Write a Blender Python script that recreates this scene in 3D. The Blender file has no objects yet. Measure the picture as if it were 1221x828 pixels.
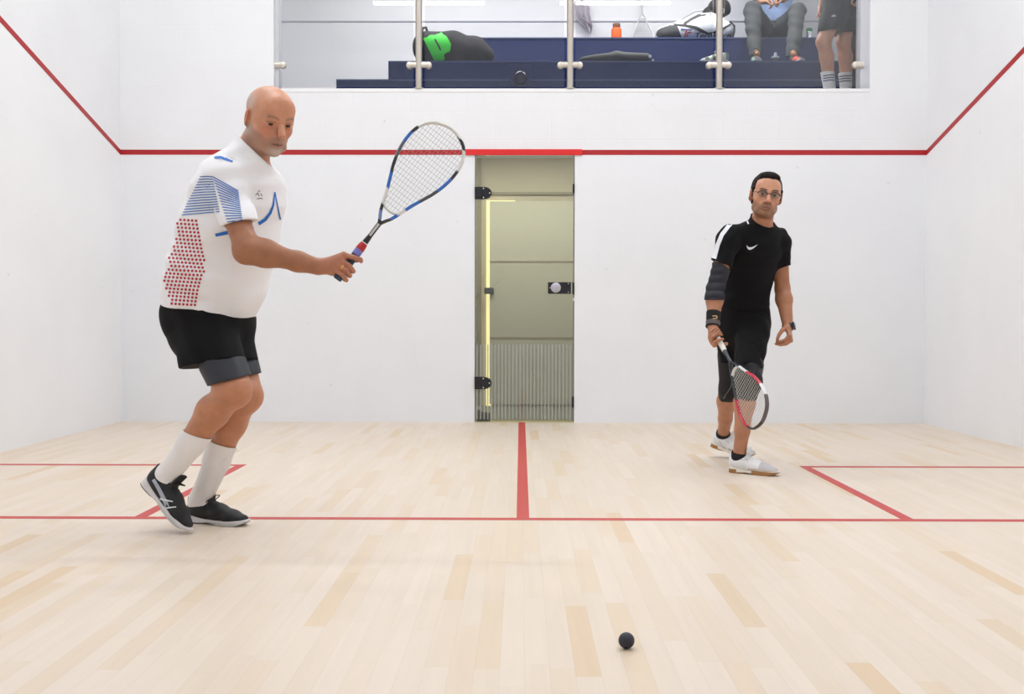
import bpy, bmesh, math, random
import numpy as np
from mathutils import Vector, Matrix, noise
from mathutils.bvhtree import BVHTree
from mathutils.geometry import tessellate_polygon

random.seed(7)
SC = bpy.context.scene
COL = SC.collection
A = np.array

# ------------------------------------------------------------------ camera
CP = A([-0.0108, -8.7627, 0.8097])
CR = A([0.99996724, 0.00790938, 0.00172195])
CU = A([-0.00190754, 0.0235167, 0.99972162])
CF = A([-0.00786668, 0.99969216, -0.02353102])
FPX = 1310.94
cd = bpy.data.cameras.new('camera'); cam = bpy.data.objects.new('camera', cd); COL.objects.link(cam)
cd.sensor_fit = 'HORIZONTAL'; cd.sensor_width = 36.0; cd.lens = 36.0 * FPX / 1221.0
cd.clip_start = 0.05; cd.clip_end = 60
cam.matrix_world = Matrix([[CR[0], CU[0], -CF[0], CP[0]], [CR[1], CU[1], -CF[1], CP[1]], [CR[2], CU[2], -CF[2], CP[2]], [0, 0, 0, 1]])
SC.camera = cam

# ------------------------------------------------------------------ world, exposure, ceiling lamps
w = bpy.data.worlds.new('world'); SC.world = w; w.use_nodes = True
w.node_tree.nodes['Background'].inputs[0].default_value = (0.8, 0.85, 1, 1)
w.node_tree.nodes['Background'].inputs[1].default_value = 0.05
SC.view_settings.view_transform = 'Standard'
SC.view_settings.look = 'None'
SC.view_settings.gamma = 1.0
SC.view_settings.use_curve_mapping = False
SC.view_settings.exposure = 0.0
COURT_W = 33.0       # watts per court ceiling lamp
GALLERY_W = 46.0
CORRIDOR_W = 19.0
CEIL_Z = 5.7


def at(x, y, Y):
    """room point seen at photo pixel x, y on the plane at depth Y"""
    d = CF + CR * ((x - 610.5) / FPX) + CU * ((414 - y) / FPX)
    return CP + d * ((Y - CP[1]) / d[1])


def lin(c):
    if isinstance(c, str):
        c = [int(c[i:i + 2], 16) for i in (0, 2, 4)]
    c = np.asarray(c, float) / 255.0
    return np.where(c <= 0.04045, c / 12.92, ((c + 0.055) / 1.055) ** 2.4)


def rgba(c):
    return tuple(lin(c)) + (1.0,)


def nrm(v):
    v = np.asarray(v, float)
    return v / (np.linalg.norm(v) + 1e-12)


# ------------------------------------------------------------------ materials
MATS = {}


def mat(name, col=None, rough=0.6, metal=0.0, attr=False, bump=None, spec=0.5, sss=0.0, emit=None, mottle=0.0, sheen=0.0):
    """principled material; attr = colour attribute 'Col'; bump = (scale, strength, distance)"""
    if name in MATS:
        return MATS[name]
    m = bpy.data.materials.new(name); m.use_nodes = True
    nt = m.node_tree; N = nt.nodes; L = nt.links
    b = N['Principled BSDF']
    b.inputs['Roughness'].default_value = rough
    b.inputs['Metallic'].default_value = metal
    b.inputs['Specular IOR Level'].default_value = spec
    if col is not None:
        b.inputs['Base Color'].default_value = rgba(col)
    src = None
    if attr:
        a = N.new('ShaderNodeAttribute'); a.attribute_name = 'Col'; src = a.outputs['Color']
    if mottle:
        tc = N.new('ShaderNodeTexCoord'); n = N.new('ShaderNodeTexNoise')
        n.inputs['Scale'].default_value = 30; n.inputs['Detail'].default_value = 4
        L.new(tc.outputs['Object'], n.inputs['Vector'])
        r = N.new('ShaderNodeMapRange'); r.inputs['To Min'].default_value = 1 - mottle; r.inputs['To Max'].default_value = 1 + mottle
        r.inputs['From Min'].default_value = 0.3; r.inputs['From Max'].default_value = 0.7
        L.new(n.outputs['Fac'], r.inputs['Value'])
        vm = N.new('ShaderNodeVectorMath'); vm.operation = 'SCALE'
        if src is not None: L.new(src, vm.inputs[0])
        else: vm.inputs[0].default_value = rgba(col)[:3]
        L.new(r.outputs[0], vm.inputs['Scale']); src = vm.outputs[0]
    if src is not None:
        L.new(src, b.inputs['Base Color'])
    if sss:
        b.inputs['Subsurface Weight'].default_value = sss
        b.inputs['Subsurface Radius'].default_value = (1.0, 0.4, 0.2)
        b.inputs['Subsurface Scale'].default_value = 0.008
    if sheen:
        b.inputs['Sheen Weight'].default_value = sheen
    if bump:
        tc = N.new('ShaderNodeTexCoord'); n = N.new('ShaderNodeTexNoise')
        n.inputs['Scale'].default_value = bump[0]; n.inputs['Detail'].default_value = 5
        bp = N.new('ShaderNodeBump'); bp.inputs['Strength'].default_value = bump[1]; bp.inputs['Distance'].default_value = bump[2]
        L.new(tc.outputs['Object'], n.inputs['Vector']); L.new(n.outputs['Fac'], bp.inputs['Height']); L.new(bp.outputs[0], b.inputs['Normal'])
    if emit:
        b.inputs['Emission Color'].default_value = rgba(emit[0]); b.inputs['Emission Strength'].default_value = emit[1]
    MATS[name] = m
    return m


def glass_mat(name, tint, gloss=1.0, rough=0.0, haze=0.0, haze_col=(255, 255, 255)):
    """thin architectural glass: tinted transparency plus fresnel reflection"""
    m = bpy.data.materials.new(name); m.use_nodes = True
    nt = m.node_tree; N = nt.nodes; L = nt.links; N.clear()
    out = N.new('ShaderNodeOutputMaterial'); t = N.new('ShaderNodeBsdfTransparent'); g = N.new('ShaderNodeBsdfGlossy')
    t.inputs[0].default_value = rgba(tint); g.inputs['Roughness'].default_value = rough
    g.inputs[0].default_value = (gloss, gloss, gloss, 1)
    f = N.new('ShaderNodeFresnel'); f.inputs[0].default_value = 1.5
    mx = N.new('ShaderNodeMixShader'); L.new(f.outputs[0], mx.inputs[0]); L.new(t.outputs[0], mx.inputs[1]); L.new(g.outputs[0], mx.inputs[2])
    last = mx.outputs[0]
    if haze:
        d = N.new('ShaderNodeBsdfDiffuse'); d.inputs[0].default_value = rgba(haze_col)
        m2 = N.new('ShaderNodeMixShader'); m2.inputs[0].default_value = haze
        L.new(last, m2.inputs[1]); L.new(d.outputs[0], m2.inputs[2]); last = m2.outputs[0]
    L.new(last, out.inputs[0])
    return m


# ------------------------------------------------------------------ scene graph helpers
def tag(o, label=None, cat=None, group=None, kind=None):
    if label: o['label'] = label
    if cat: o['category'] = cat
    if group: o['group'] = group
    if kind: o['kind'] = kind
    return o


def thing(name, loc, label, cat, group=None):
    o = bpy.data.objects.new(name, None); COL.objects.link(o)
    o.location = tuple(loc); o.empty_display_size = 0.1
    bpy.context.view_layer.update()
    return tag(o, label, cat, group)


def parent_keep(o, p):
    if p is not None:
        o.parent = p
        o.matrix_parent_inverse = Matrix.Translation(-world_loc(p))


def world_loc(p):
    v = Vector(p.location)
    while p.parent is not None:
        if p.matrix_parent_inverse != Matrix.Identity(4):
            return v          # children built in room coordinates keep their own origin at zero
        p = p.parent; v = v + p.location
    return v


def np_mesh(name, V, F, m, parent=None, col=None, smooth=True, mats=None, fmat=None):
    """mesh object from numpy arrays (F: n x 4 or n x 3)"""
    me = bpy.data.meshes.new(name)
    V = np.ascontiguousarray(V, dtype=np.float32); F = np.ascontiguousarray(F, dtype=np.int32)
    n, k = F.shape
    me.vertices.add(len(V)); me.vertices.foreach_set('co', V.ravel())
    me.loops.add(n * k); me.loops.foreach_set('vertex_index', F.ravel())
    me.polygons.add(n); me.polygons.foreach_set('loop_start', np.arange(0, n * k, k, dtype=np.int32))
    try: me.polygons.foreach_set('loop_total', np.full(n, k, dtype=np.int32))
    except Exception: pass
    me.update(calc_edges=True); me.validate()
    if smooth: me.polygons.foreach_set('use_smooth', np.ones(len(me.polygons), dtype=bool))
    if col is not None:
        ca = me.color_attributes.new('Col', 'FLOAT_COLOR', 'POINT')
        c = np.ones((len(V), 4), dtype=np.float32); c[:, :3] = col
        ca.data.foreach_set('color', c.ravel())
    for x in (mats or [m]): me.materials.append(x)
    o = bpy.data.objects.new(name, me); COL.objects.link(o)
    parent_keep(o, parent)
    return o


class MB:
    """collects simple shapes into one mesh"""
    def __init__(s): s.v = []; s.f = []; s.m = []
    def add(s, V, F, mi=0):
        n = len(s.v); s.v += [tuple(map(float, p)) for p in V]
        s.f += [tuple(i + n for i in f) for f in F]; s.m += [mi] * len(F)
        return s
    def box(s, lo, hi, mi=0, bev=0.0, M=None):
        x0, y0, z0 = lo; x1, y1, z1 = hi
        if bev <= 0:
            V = [(x0, y0, z0), (x1, y0, z0), (x1, y1, z0), (x0, y1, z0), (x0, y0, z1), (x1, y0, z1), (x1, y1, z1), (x0, y1, z1)]
            F = [(0, 3, 2, 1), (4, 5, 6, 7), (0, 1, 5, 4), (1, 2, 6, 5), (2, 3, 7, 6), (3, 0, 4, 7)]
        else:
            bm = bmesh.new(); bmesh.ops.create_cube(bm, size=1.0)
            for v in bm.verts:
                v.co = Vector(((x0 + x1) / 2 + v.co.x * (x1 - x0), (y0 + y1) / 2 + v.co.y * (y1 - y0), (z0 + z1) / 2 + v.co.z * (z1 - z0)))
            bmesh.ops.bevel(bm, geom=bm.edges[:], offset=bev, segments=2, affect='EDGES', profile=0.5)
            bm.verts.ensure_lookup_table()
            V = [v.co[:] for v in bm.verts]; F = [[v.index for v in f.verts] for f in bm.faces]; bm.free()
        if M is not None: V = [(M @ Vector(p))[:] for p in V]
        return s.add(V, F, mi)
    def tube(s, pts, rad, seg=10, mi=0, closed=False, flat=None, cap=True):
        """swept tube; rad = scalar or list; flat=(normal vec, ratio) squashes along normal"""
        pts = [A(p, float) for p in pts]; n = len(pts)
        rad = [rad] * n if np.isscalar(rad) else list(rad)
        rings = []; ref = None
        for i, p in enumerate(pts):
            if closed: d = pts[(i + 1) % n] - pts[i - 1]
            else: d = pts[min(i + 1, n - 1)] - pts[max(i - 1, 0)]
            d = nrm(d)
            if flat is not None: ref = A(flat[0], float)
            elif ref is None: ref = A([0, 0, 1.0]) if abs(d[2]) < 0.9 else A([1.0, 0, 0])
            e2 = nrm(ref - d * np.dot(ref, d)); e1 = np.cross(d, e2)
            if flat is None: ref = e2
            k = flat[1] if flat is not None else 1.0
            rings.append([p + rad[i] * (math.cos(t) * e1 + k * math.sin(t) * e2) for t in np.linspace(0, 2 * math.pi, seg, endpoint=False)])
        V = [q for r in rings for q in r]; F = []
        for i in range(n if closed else n - 1):
            j = (i + 1) % n
            for k in range(seg):
                k2 = (k + 1) % seg
                F.append((i * seg + k, i * seg + k2, j * seg + k2, j * seg + k))
        if cap and not closed:
            F.append(tuple(range(seg))[::-1]); F.append(tuple((n - 1) * seg + k for k in range(seg)))
        return s.add(V, F, mi)
    def lathe(s, prof, c, axis=(0, 0, 1), seg=24, mi=0):
        """profile [(r, h)] about axis through c"""
        ax = nrm(axis); ref = A([1.0, 0, 0]) if abs(ax[0]) < 0.9 else A([0, 1.0, 0])
        e1 = nrm(np.cross(ax, ref)); e2 = np.cross(ax, e1); c = A(c, float)
        V = [c + ax * h + r * (math.cos(t) * e1 + math.sin(t) * e2) for r, h in prof for t in np.linspace(0, 2 * math.pi, seg, endpoint=False)]
        F = []
        for i in range(len(prof) - 1):
            for k in range(seg):
                k2 = (k + 1) % seg
                F.append((i * seg + k, i * seg + k2, (i + 1) * seg + k2, (i + 1) * seg + k))
        F.append(tuple(range(seg))[::-1]); F.append(tuple((len(prof) - 1) * seg + k for k in range(seg)))
        return s.add(V, F, mi)
    def prism(s, poly, thick, mi=0):
        """poly: list of 3-D points (planar); thick: 3-D offset vector"""
        P = [A(p, float) for p in poly]; t = A(thick, float); n = len(P)
        tri = tessellate_polygon([[Vector(p) for p in P]])
        V = P + [p + t for p in P]
        F = [tuple(x) for x in tri] + [tuple(i + n for i in x)[::-1] for x in tri]
        F += [(i, (i + 1) % n, (i + 1) % n + n, i + n) for i in range(n)]
        return s.add(V, F, mi)
    def build(s, name, m, parent=None, smooth=False, col=None):
        me = bpy.data.meshes.new(name)
        me.from_pydata(s.v, [], s.f)
        ms = m if isinstance(m, (list, tuple)) else [m]
        for x in ms: me.materials.append(x)
        me.polygons.foreach_set('material_index', s.m)
        bm = bmesh.new(); bm.from_mesh(me); bmesh.ops.recalc_face_normals(bm, faces=bm.faces[:]); bm.to_mesh(me); bm.free()
        if smooth:
            me.polygons.foreach_set('use_smooth', [True] * len(me.polygons))
            try: me.set_sharp_from_angle(angle=math.radians(45))
            except Exception: pass
        if col is not None:
            ca = me.color_attributes.new('Col', 'FLOAT_COLOR', 'POINT')
            c = np.ones((len(me.vertices), 4), dtype=np.float32); c[:, :3] = col
            ca.data.foreach_set('color', c.ravel())
        me.update()
        o = bpy.data.objects.new(name, me); COL.objects.link(o); parent_keep(o, parent)
        return o


# ================================================================== THE SETTING
# ---- floor
def floor_material():
    m = bpy.data.materials.new('maple_floor'); m.use_nodes = True
    nt = m.node_tree; N = nt.nodes; L = nt.links; b = N['Principled BSDF']
    tc = N.new('ShaderNodeTexCoord'); sp = N.new('ShaderNodeSeparateXYZ'); L.new(tc.outputs['Object'], sp.inputs[0])
    def M(op, a, c=None):
        n = N.new('ShaderNodeMath'); n.operation = op
        for i, x in enumerate((a, c)):
            if x is None: continue
            if isinstance(x, (int, float)): n.inputs[i].default_value = x
            else: L.new(x, n.inputs[i])
        return n.outputs[0]
    W, LEN = 0.0585, 0.62
    xs = M('DIVIDE', sp.outputs[0], W); row = M('FLOOR', xs); fx = M('FRACT', xs)
    wn = N.new('ShaderNodeTexWhiteNoise'); wn.noise_dimensions = '1D'; L.new(row, wn.inputs['W'])
    ys = M('ADD', M('DIVIDE', sp.outputs[1], LEN), M('MULTIPLY', wn.outputs['Value'], 13.7))
    seg = M('FLOOR', ys); fy = M('FRACT', ys)
    cb = N.new('ShaderNodeCombineXYZ'); L.new(row, cb.inputs[0]); L.new(seg, cb.inputs[1])
    w2 = N.new('ShaderNodeTexWhiteNoise'); w2.noise_dimensions = '2D'; L.new(cb.outputs[0], w2.inputs['Vector'])
    cr = N.new('ShaderNodeValToRGB'); L.new(w2.outputs['Value'], cr.inputs[0])
    e = cr.color_ramp.elements; e[0].position = 0; e[0].color = rgba((230, 215, 199)); e[1].position = 1; e[1].color = rgba((222, 196, 165))
    for p, c in ((0.35, (228, 212, 196)), (0.7, (227, 210, 192)), (0.9, (226, 207, 186)), (0.965, (224, 203, 177))):
        q = e.new(p); q.color = rgba(c)
    # grain
    mp = N.new('ShaderNodeMapping'); mp.inputs['Scale'].default_value = (26, 1.6, 1); L.new(tc.outputs['Object'], mp.inputs[0])
    off = N.new('ShaderNodeVectorMath'); off.operation = 'ADD'; L.new(mp.outputs[0], off.inputs[0])
    sc_ = N.new('ShaderNodeVectorMath'); sc_.operation = 'SCALE'; L.new(w2.outputs['Color'], sc_.inputs[0]); sc_.inputs['Scale'].default_value = 40
    L.new(sc_.outputs[0], off.inputs[1])
    n = N.new('ShaderNodeTexNoise'); n.inputs['Scale'].default_value = 1.0; n.inputs['Detail'].default_value = 6; n.inputs['Distortion'].default_value = 0.6
    L.new(off.outputs[0], n.inputs['Vector'])
    mr = N.new('ShaderNodeMapRange'); L.new(n.outputs['Fac'], mr.inputs[0]); mr.inputs[1].default_value = 0.3; mr.inputs[2].default_value = 0.75
    mr.inputs[3].default_value = 1.015; mr.inputs[4].default_value = 0.955
    # seams
    edge = M('MINIMUM', M('MULTIPLY', M('MINIMUM', fx, M('SUBTRACT', 1.0, fx)), W), M('MULTIPLY', M('MINIMUM', fy, M('SUBTRACT', 1.0, fy)), LEN))
    se = N.new('ShaderNodeMapRange'); L.new(edge, se.inputs[0]); se.inputs[1].default_value = 0.0; se.inputs[2].default_value = 0.0009
    se.inputs[3].default_value = 0.86; se.inputs[4].default_value = 1.0
    fac = M('MULTIPLY', mr.outputs[0], se.outputs[0])
    vm = N.new('ShaderNodeVectorMath'); vm.operation = 'SCALE'; L.new(cr.outputs[0], vm.inputs[0]); L.new(fac, vm.inputs['Scale'])
    L.new(vm.outputs[0], b.inputs['Base Color'])
    b.inputs['Roughness'].default_value = 0.42; b.inputs['Specular IOR Level'].default_value = 0.35
    return m


def wall_material(name, col, blocks, scuff=0.5):
    m = bpy.data.materials.new(name); m.use_nodes = True
    nt = m.node_tree; N = nt.nodes; L = nt.links; b = N['Principled BSDF']
    tc = N.new('ShaderNodeTexCoord')
    n = N.new('ShaderNodeTexNoise'); n.inputs['Scale'].default_value = 1.3; n.inputs['Detail'].default_value = 8; n.inputs['Roughness'].default_value = 0.6
    L.new(tc.outputs['Object'], n.inputs['Vector'])
    mr = N.new('ShaderNodeMapRange'); L.new(n.outputs['Fac'], mr.inputs[0]); mr.inputs[1].default_value = 0.35; mr.inputs[2].default_value = 0.65
    mr.inputs[3].default_value = 0.975; mr.inputs[4].default_value = 1.012
    vm = N.new('ShaderNodeVectorMath'); vm.operation = 'SCALE'; vm.inputs[0].default_value = rgba(col)[:3]; L.new(mr.outputs[0], vm.inputs['Scale'])
    # small dark ball marks
    v = N.new('ShaderNodeTexVoronoi'); v.inputs['Scale'].default_value = 3.2; L.new(tc.outputs['Object'], v.inputs['Vector'])
    r2 = N.new('ShaderNodeMapRange'); L.new(v.outputs['Distance'], r2.inputs[0]); r2.inputs[1].default_value = 0.02; r2.inputs[2].default_value = 0.045
    r2.inputs[3].default_value = 1 - 0.25 * scuff; r2.inputs[4].default_value = 1.0
    v2 = N.new('ShaderNodeVectorMath'); v2.operation = 'SCALE'; L.new(vm.outputs[0], v2.inputs[0]); L.new(r2.outputs[0], v2.inputs['Scale'])
    L.new(v2.outputs[0], b.inputs['Base Color'])
    b.inputs['Roughness'].default_value = 0.55; b.inputs['Specular IOR Level'].default_value = 0.3
    n2 = N.new('ShaderNodeTexNoise'); n2.inputs['Scale'].default_value = 9; n2.inputs['Detail'].default_value = 6; L.new(tc.outputs['Object'], n2.inputs['Vector'])
    bp = N.new('ShaderNodeBump'); bp.inputs['Strength'].default_value = 0.12; bp.inputs['Distance'].default_value = 0.02
    L.new(n2.outputs['Fac'], bp.inputs['Height'])
    last = bp.outputs[0]
    if blocks:
        mp = N.new('ShaderNodeMapping'); mp.inputs['Rotation'].default_value = (math.radians(90), 0, 0) if blocks == 'y' else (math.radians(90), 0, math.radians(90))
        sx = N.new('ShaderNodeSeparateXYZ'); L.new(tc.outputs['Object'], sx.inputs[0])
        cb = N.new('ShaderNodeCombineXYZ'); L.new(sx.outputs[0 if blocks == 'y' else 1], cb.inputs[0]); L.new(sx.outputs[2], cb.inputs[1])
        br = N.new('ShaderNodeTexBrick'); br.inputs['Scale'].default_value = 1.0; br.inputs['Brick Width'].default_value = 0.45; br.inputs['Row Height'].default_value = 0.225
        br.inputs['Mortar Size'].default_value = 0.004; br.inputs['Mortar Smooth'].default_value = 0.6
        L.new(cb.outputs[0], br.inputs['Vector'])
        b2 = N.new('ShaderNodeBump'); b2.invert = True; b2.inputs['Strength'].default_value = 0.22; b2.inputs['Distance'].default_value = 0.004
        L.new(br.outputs['Fac'], b2.inputs['Height']); L.new(last, b2.inputs['Normal']); last = b2.outputs[0]
    L.new(last, b.inputs['Normal'])
    return m


M_floor = floor_material()
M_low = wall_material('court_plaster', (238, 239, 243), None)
M_low_lit = wall_material('court_plaster_lightened', (247, 247, 250), None)  # court plaster again, colour lifted to imitate brighter light on the side walls
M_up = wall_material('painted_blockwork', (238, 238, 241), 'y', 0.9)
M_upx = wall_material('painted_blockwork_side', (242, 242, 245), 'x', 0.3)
M_red_f = mat('red_floor_line', (196, 62, 58), 0.5, mottle=0.05)
M_red_w = mat('red_wall_line', (176, 28, 34), 0.5, mottle=0.05)
M_red_b = mat('bright_red_door_head', (222, 34, 36), 0.45)
M_white = mat('white_paint', (240, 240, 242), 0.5)

X = 3.2
fl = MB().box((-X - 0.1, -9.85, -0.1), (X + 0.1, 0.0, 0.0)).build('floor', M_floor); tag(fl, kind='structure')
LT = 0.0012
MB().box((-X, -4.31, 0), (X, -4.26, LT)).build('short_line', M_red_f, fl)
MB().box((-0.026, -4.26, 0), (0.026, 0.0, LT)).build('half_court_line', M_red_f, fl)
MB().box((-X, -2.66, 0), (-1.6, -2.61, LT)).box((-1.6, -4.26, 0), (-1.55, -2.61, LT)).build('service_box_line', M_red_f, fl)
MB().box((1.6, -2.66, 0), (X, -2.61, LT)).box((1.55, -4.26, 0), (1.6, -2.61, LT)).build('service_box_line', M_red_f, fl)

# ---- back wall with door opening and gallery opening
DL, DR, DH = -0.378, 0.416, 2.128
GL, GR, GB, GT = -1.975, 2.745, 2.655, 4.75
LZ = 2.13
T = 0.16
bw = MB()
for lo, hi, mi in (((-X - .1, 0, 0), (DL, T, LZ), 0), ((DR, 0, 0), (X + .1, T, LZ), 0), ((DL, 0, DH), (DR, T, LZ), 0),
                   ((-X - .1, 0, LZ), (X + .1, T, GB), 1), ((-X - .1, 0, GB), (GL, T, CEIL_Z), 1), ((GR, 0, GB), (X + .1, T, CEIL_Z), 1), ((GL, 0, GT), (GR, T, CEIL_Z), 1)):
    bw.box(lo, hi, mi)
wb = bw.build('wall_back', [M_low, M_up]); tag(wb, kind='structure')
LH = 0.040
MB().box((-X, -0.0015, LZ), (DL - 0.06, 0, LZ + LH)).box((DR + 0.04, -0.0015, LZ), (X, 0, LZ + LH)).build('out_line', M_red_w, wb)
rl = MB().box((DL - 0.09, -0.012, LZ - 0.003), (DR + 0.06, 0, LZ + LH + 0.004), bev=0.003).build('out_line', M_red_b, wb); rl['label'] = 'brighter red strip over the glass door'
# side walls; the out line slopes up towards the front
SL = (4.57 - 2.13) / 9.75
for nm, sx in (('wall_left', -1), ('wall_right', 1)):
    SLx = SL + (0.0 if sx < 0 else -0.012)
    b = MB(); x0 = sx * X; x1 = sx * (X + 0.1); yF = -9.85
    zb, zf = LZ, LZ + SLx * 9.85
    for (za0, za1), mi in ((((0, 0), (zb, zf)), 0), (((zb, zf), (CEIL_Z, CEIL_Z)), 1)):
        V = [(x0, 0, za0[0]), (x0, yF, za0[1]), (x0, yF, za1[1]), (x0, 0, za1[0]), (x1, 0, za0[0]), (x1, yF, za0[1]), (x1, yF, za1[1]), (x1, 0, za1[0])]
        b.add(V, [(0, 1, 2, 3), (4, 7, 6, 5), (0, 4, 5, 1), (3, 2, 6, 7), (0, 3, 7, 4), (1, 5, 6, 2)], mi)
    wo = b.build(nm, [M_low_lit, M_upx]); tag(wo, kind='structure')
    e = MB(); xi = x0 - sx * 0.0015
    V = [(xi, 0, zb), (xi, yF, zf), (xi, yF, zf + LH + .004), (xi, 0, zb + LH), (x0, 0, zb), (x0, yF, zf), (x0, yF, zf + LH + .004), (x0, 0, zb + LH)]
    e.add(V, [(0, 1, 2, 3), (4, 7, 6, 5), (0, 4, 5, 1), (3, 2, 6, 7), (0, 3, 7, 4), (1, 5, 6, 2)])
    e.build('out_line', M_red_w, wo)
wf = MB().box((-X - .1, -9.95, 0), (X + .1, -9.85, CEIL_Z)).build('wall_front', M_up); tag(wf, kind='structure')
ce = MB().box((-X - .1, -9.95, CEIL_Z), (X + .1, 0.16, CEIL_Z + 0.1)).build('ceiling', M_white); tag(ce, kind='structure')


# ---- lamps
M_house = mat('lamp_housing', (225, 225, 225), 0.4)
M_diff = mat('lamp_diffuser', (255, 255, 255), 0.5, emit=((255, 252, 248), 7.0))


def lamp(x0, x1, y, z, watts, name, label, cat, group, col=(1, 0.985, 0.965), wy=0.13):
    t = thing(name, ((x0 + x1) / 2, y, z), label, cat, group)
    MB().box((x0, y - wy / 2 - .02, z - 0.06), (x1, y + wy / 2 + .02, z), bev=0.008).build('housing', M_house, t)
    MB().box((x0 + .02, y - wy / 2, z - 0.072), (x1 - .02, y + wy / 2, z - 0.061)).build('diffuser', M_diff, t)
    ld = bpy.data.lights.new(name + '_light', 'AREA'); ld.shape = 'RECTANGLE'; ld.size = x1 - x0 - .04; ld.size_y = wy
    ld.energy = watts; ld.color = col
    lo = bpy.data.objects.new('light', ld); COL.objects.link(lo); lo.location = ((x0 + x1) / 2, y, z - 0.08)
    lo.parent = t; lo.matrix_parent_inverse = Matrix.Translation(-Vector(t.location))
    return t


for y, wk, xa, xb in ((-7.9, 0.5, .55, 2.27), (-5.9, 0.42, 1.25, 2.95), (-3.9, 1.1, .9, 2.6), (-2.2, 1.2, .8, 2.5)):
    for s in (-1, 1):
        lamp(min(s * xa, s * xb), max(s * xa, s * xb), y, CEIL_Z, COURT_W * wk, 'ceiling_lamp', 'long white ceiling lamp over the court', 'lamp', 'court ceiling lamps', col=(0.925, 0.982, 1.0))

# ---- gallery behind the upper opening
M_gwall = mat('gallery_wall', (228, 226, 228), 0.6, bump=(3, 0.08, 0.02))
M_gpanel = mat('gallery_wall_lower', (226, 226, 230), 0.5)
M_navy = mat('navy_bench_carpet', (24, 42, 92), 0.85, bump=(220, 0.3, 0.003), mottle=0.12)
M_navy_edge = mat('navy_bench_nosing', (62, 78, 122), 0.6)
GY = 2.85; GX0, GX1 = -3.2, 3.3; GF = 2.62
tag(MB().box((GX0, GY, GF - .1), (GX1, GY + .1, 5.1)).build('wall_gallery_back', M_gwall), kind='structure')
tag(MB().box((GX0 - .1, T, GF - .1), (GX0, GY + .1, 5.1)).build('wall_gallery_left', M_gwall), kind='structure')
tag(MB().box((GX1, T, GF - .1), (GX1 + .1, GY + .1, 5.1)).build('wall_gallery_right', M_gwall), kind='structure')
tag(MB().box((GX0 - .1, T, 5.0), (GX1 + .1, GY + .1, 5.1)).build('ceiling_gallery', M_white), kind='structure')
M_gfloor = mat('gallery_floor_vinyl', (150, 152, 160), 0.6)
tag(MB().box((GX0 - .1, T, GF - 0.1), (GX1 + .1, GY, GF)).build('floor_gallery', M_gfloor), kind='structure')
tag(MB().box((GX0, GY - 0.012, 3.952), (GX1, GY, 3.964)).build('trim_1', mat('wall_joint', (196, 198, 205), 0.6)), kind='structure')
Z1, Z2, Z3 = 2.887, 3.164, 3.578
tiers = thing('tiered_bench', (0.8, 1.5, GF), 'navy carpeted three-tier spectator bench behind the gallery glass', 'bench')
for x0, y0, z0, z1, yb in ((-1.602, 0.74, GF, Z1, 1.25), (-1.215, 1.25, GF, Z2, 2.04), (-1.0, 2.04, GF, Z3, GY)):
    tb = MB().box((x0, y0, z0), (2.98, yb, z1)).build('tier', M_navy, tiers)
    MB().box((x0, y0 - 0.006, z1 - 0.012), (2.98, y0 + 0.03, z1 + 0.002)).build('nosing', M_navy_edge, tb)
tag(MB().box((at(1004, 50, .66)[0], 0.66, GF), (2.98, .72, 3.95)).build('trim_2', mat('dark_brown_panel', (66, 58, 56), 0.7)), kind='structure')
# gallery opening lining
tag(MB().box((GL, -0.004, GB - 0.03), (GR + 0.0, T + 0.03, GB), bev=0.003).build('trim_3', M_white), kind='structure')
lamp(-1.9, 0.3, 1.5, 5.0, GALLERY_W, 'ceiling_lamp', 'added ceiling lamp, out of view, that lights the spectator gallery', 'lamp', 'added gallery lamps', wy=0.3)  # both gallery lamps are unseen, added so the things in there are lit
lamp(0.8, 2.6, 1.5, 5.0, GALLERY_W, 'ceiling_lamp', 'added ceiling lamp, out of view, that lights the spectator gallery', 'lamp', 'added gallery lamps', wy=0.3)

M_gglass = glass_mat('gallery_glass', (245, 247, 248), haze=0.0)
M_steel = mat('satin_steel', (196, 188, 178), 0.32, 0.55)
M_clamp = mat('clamp_cast', (222, 214, 204), 0.35, 0.3)
posts = [-0.825, 0.378, 1.560]
YG = 0.06
edges = [(GL + 0.045, posts[0] - 0.045), (posts[0] + 0.045, posts[1] - 0.045), (posts[1] + 0.045, posts[2] - 0.045), (posts[2] + 0.045, GR - 0.085)]
bal = thing('glass_balustrade', (0.38, YG, GB), 'frameless glass balustrade on steel posts across the spectator gallery opening', 'balustrade')
plabels = ['leftmost gallery glass pane, in front of the bare wall end', 'second gallery glass pane from the left, in front of the bag with the green mark',
           'third gallery glass pane, in front of the orange bottle and leaning racket', 'rightmost gallery glass pane, in front of the two spectators']
for (a, b), lb in zip(edges, plabels):
    MB().box((a, YG - .005, GB + 0.028), (b, YG + .005, GT - 0.1)).build('glass_pane', M_gglass, bal)
for px, lb in zip(posts, ('steel gallery post beside the dark bag with the green mark', 'steel gallery post beside the hanging towel', 'steel gallery post in front of the white racket bag')):
    t = MB().lathe([(0.026, 0.0), (0.026, GT - GB - 0.05)], (px, YG - 0.035, GB), seg=20).build('post', M_steel, bal, smooth=True)
    MB().lathe([(0.045, 0.0), (0.045, 0.006), (0.028, 0.01)], (px, YG - 0.035, GB), seg=20).build('base_flange', M_steel, t, smooth=True)
    for zc in (2.848, 4.35):
        mb = MB()
        mb.tube([(px - 0.07, YG - 0.03, zc), (px + 0.07, YG - 0.03, zc)], 0.024, 16)
        for s in (-1, 1): mb.lathe([(0.001, -0.03), (0.024, -0.02), (0.027, 0.0), (0.027, 0.03), (0.001, 0.04)], (px + s * 0.075, YG - 0.02, zc), axis=(0, 1, 0), seg=20)
        mb.build('clamp', M_clamp, t, smooth=True)
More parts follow.
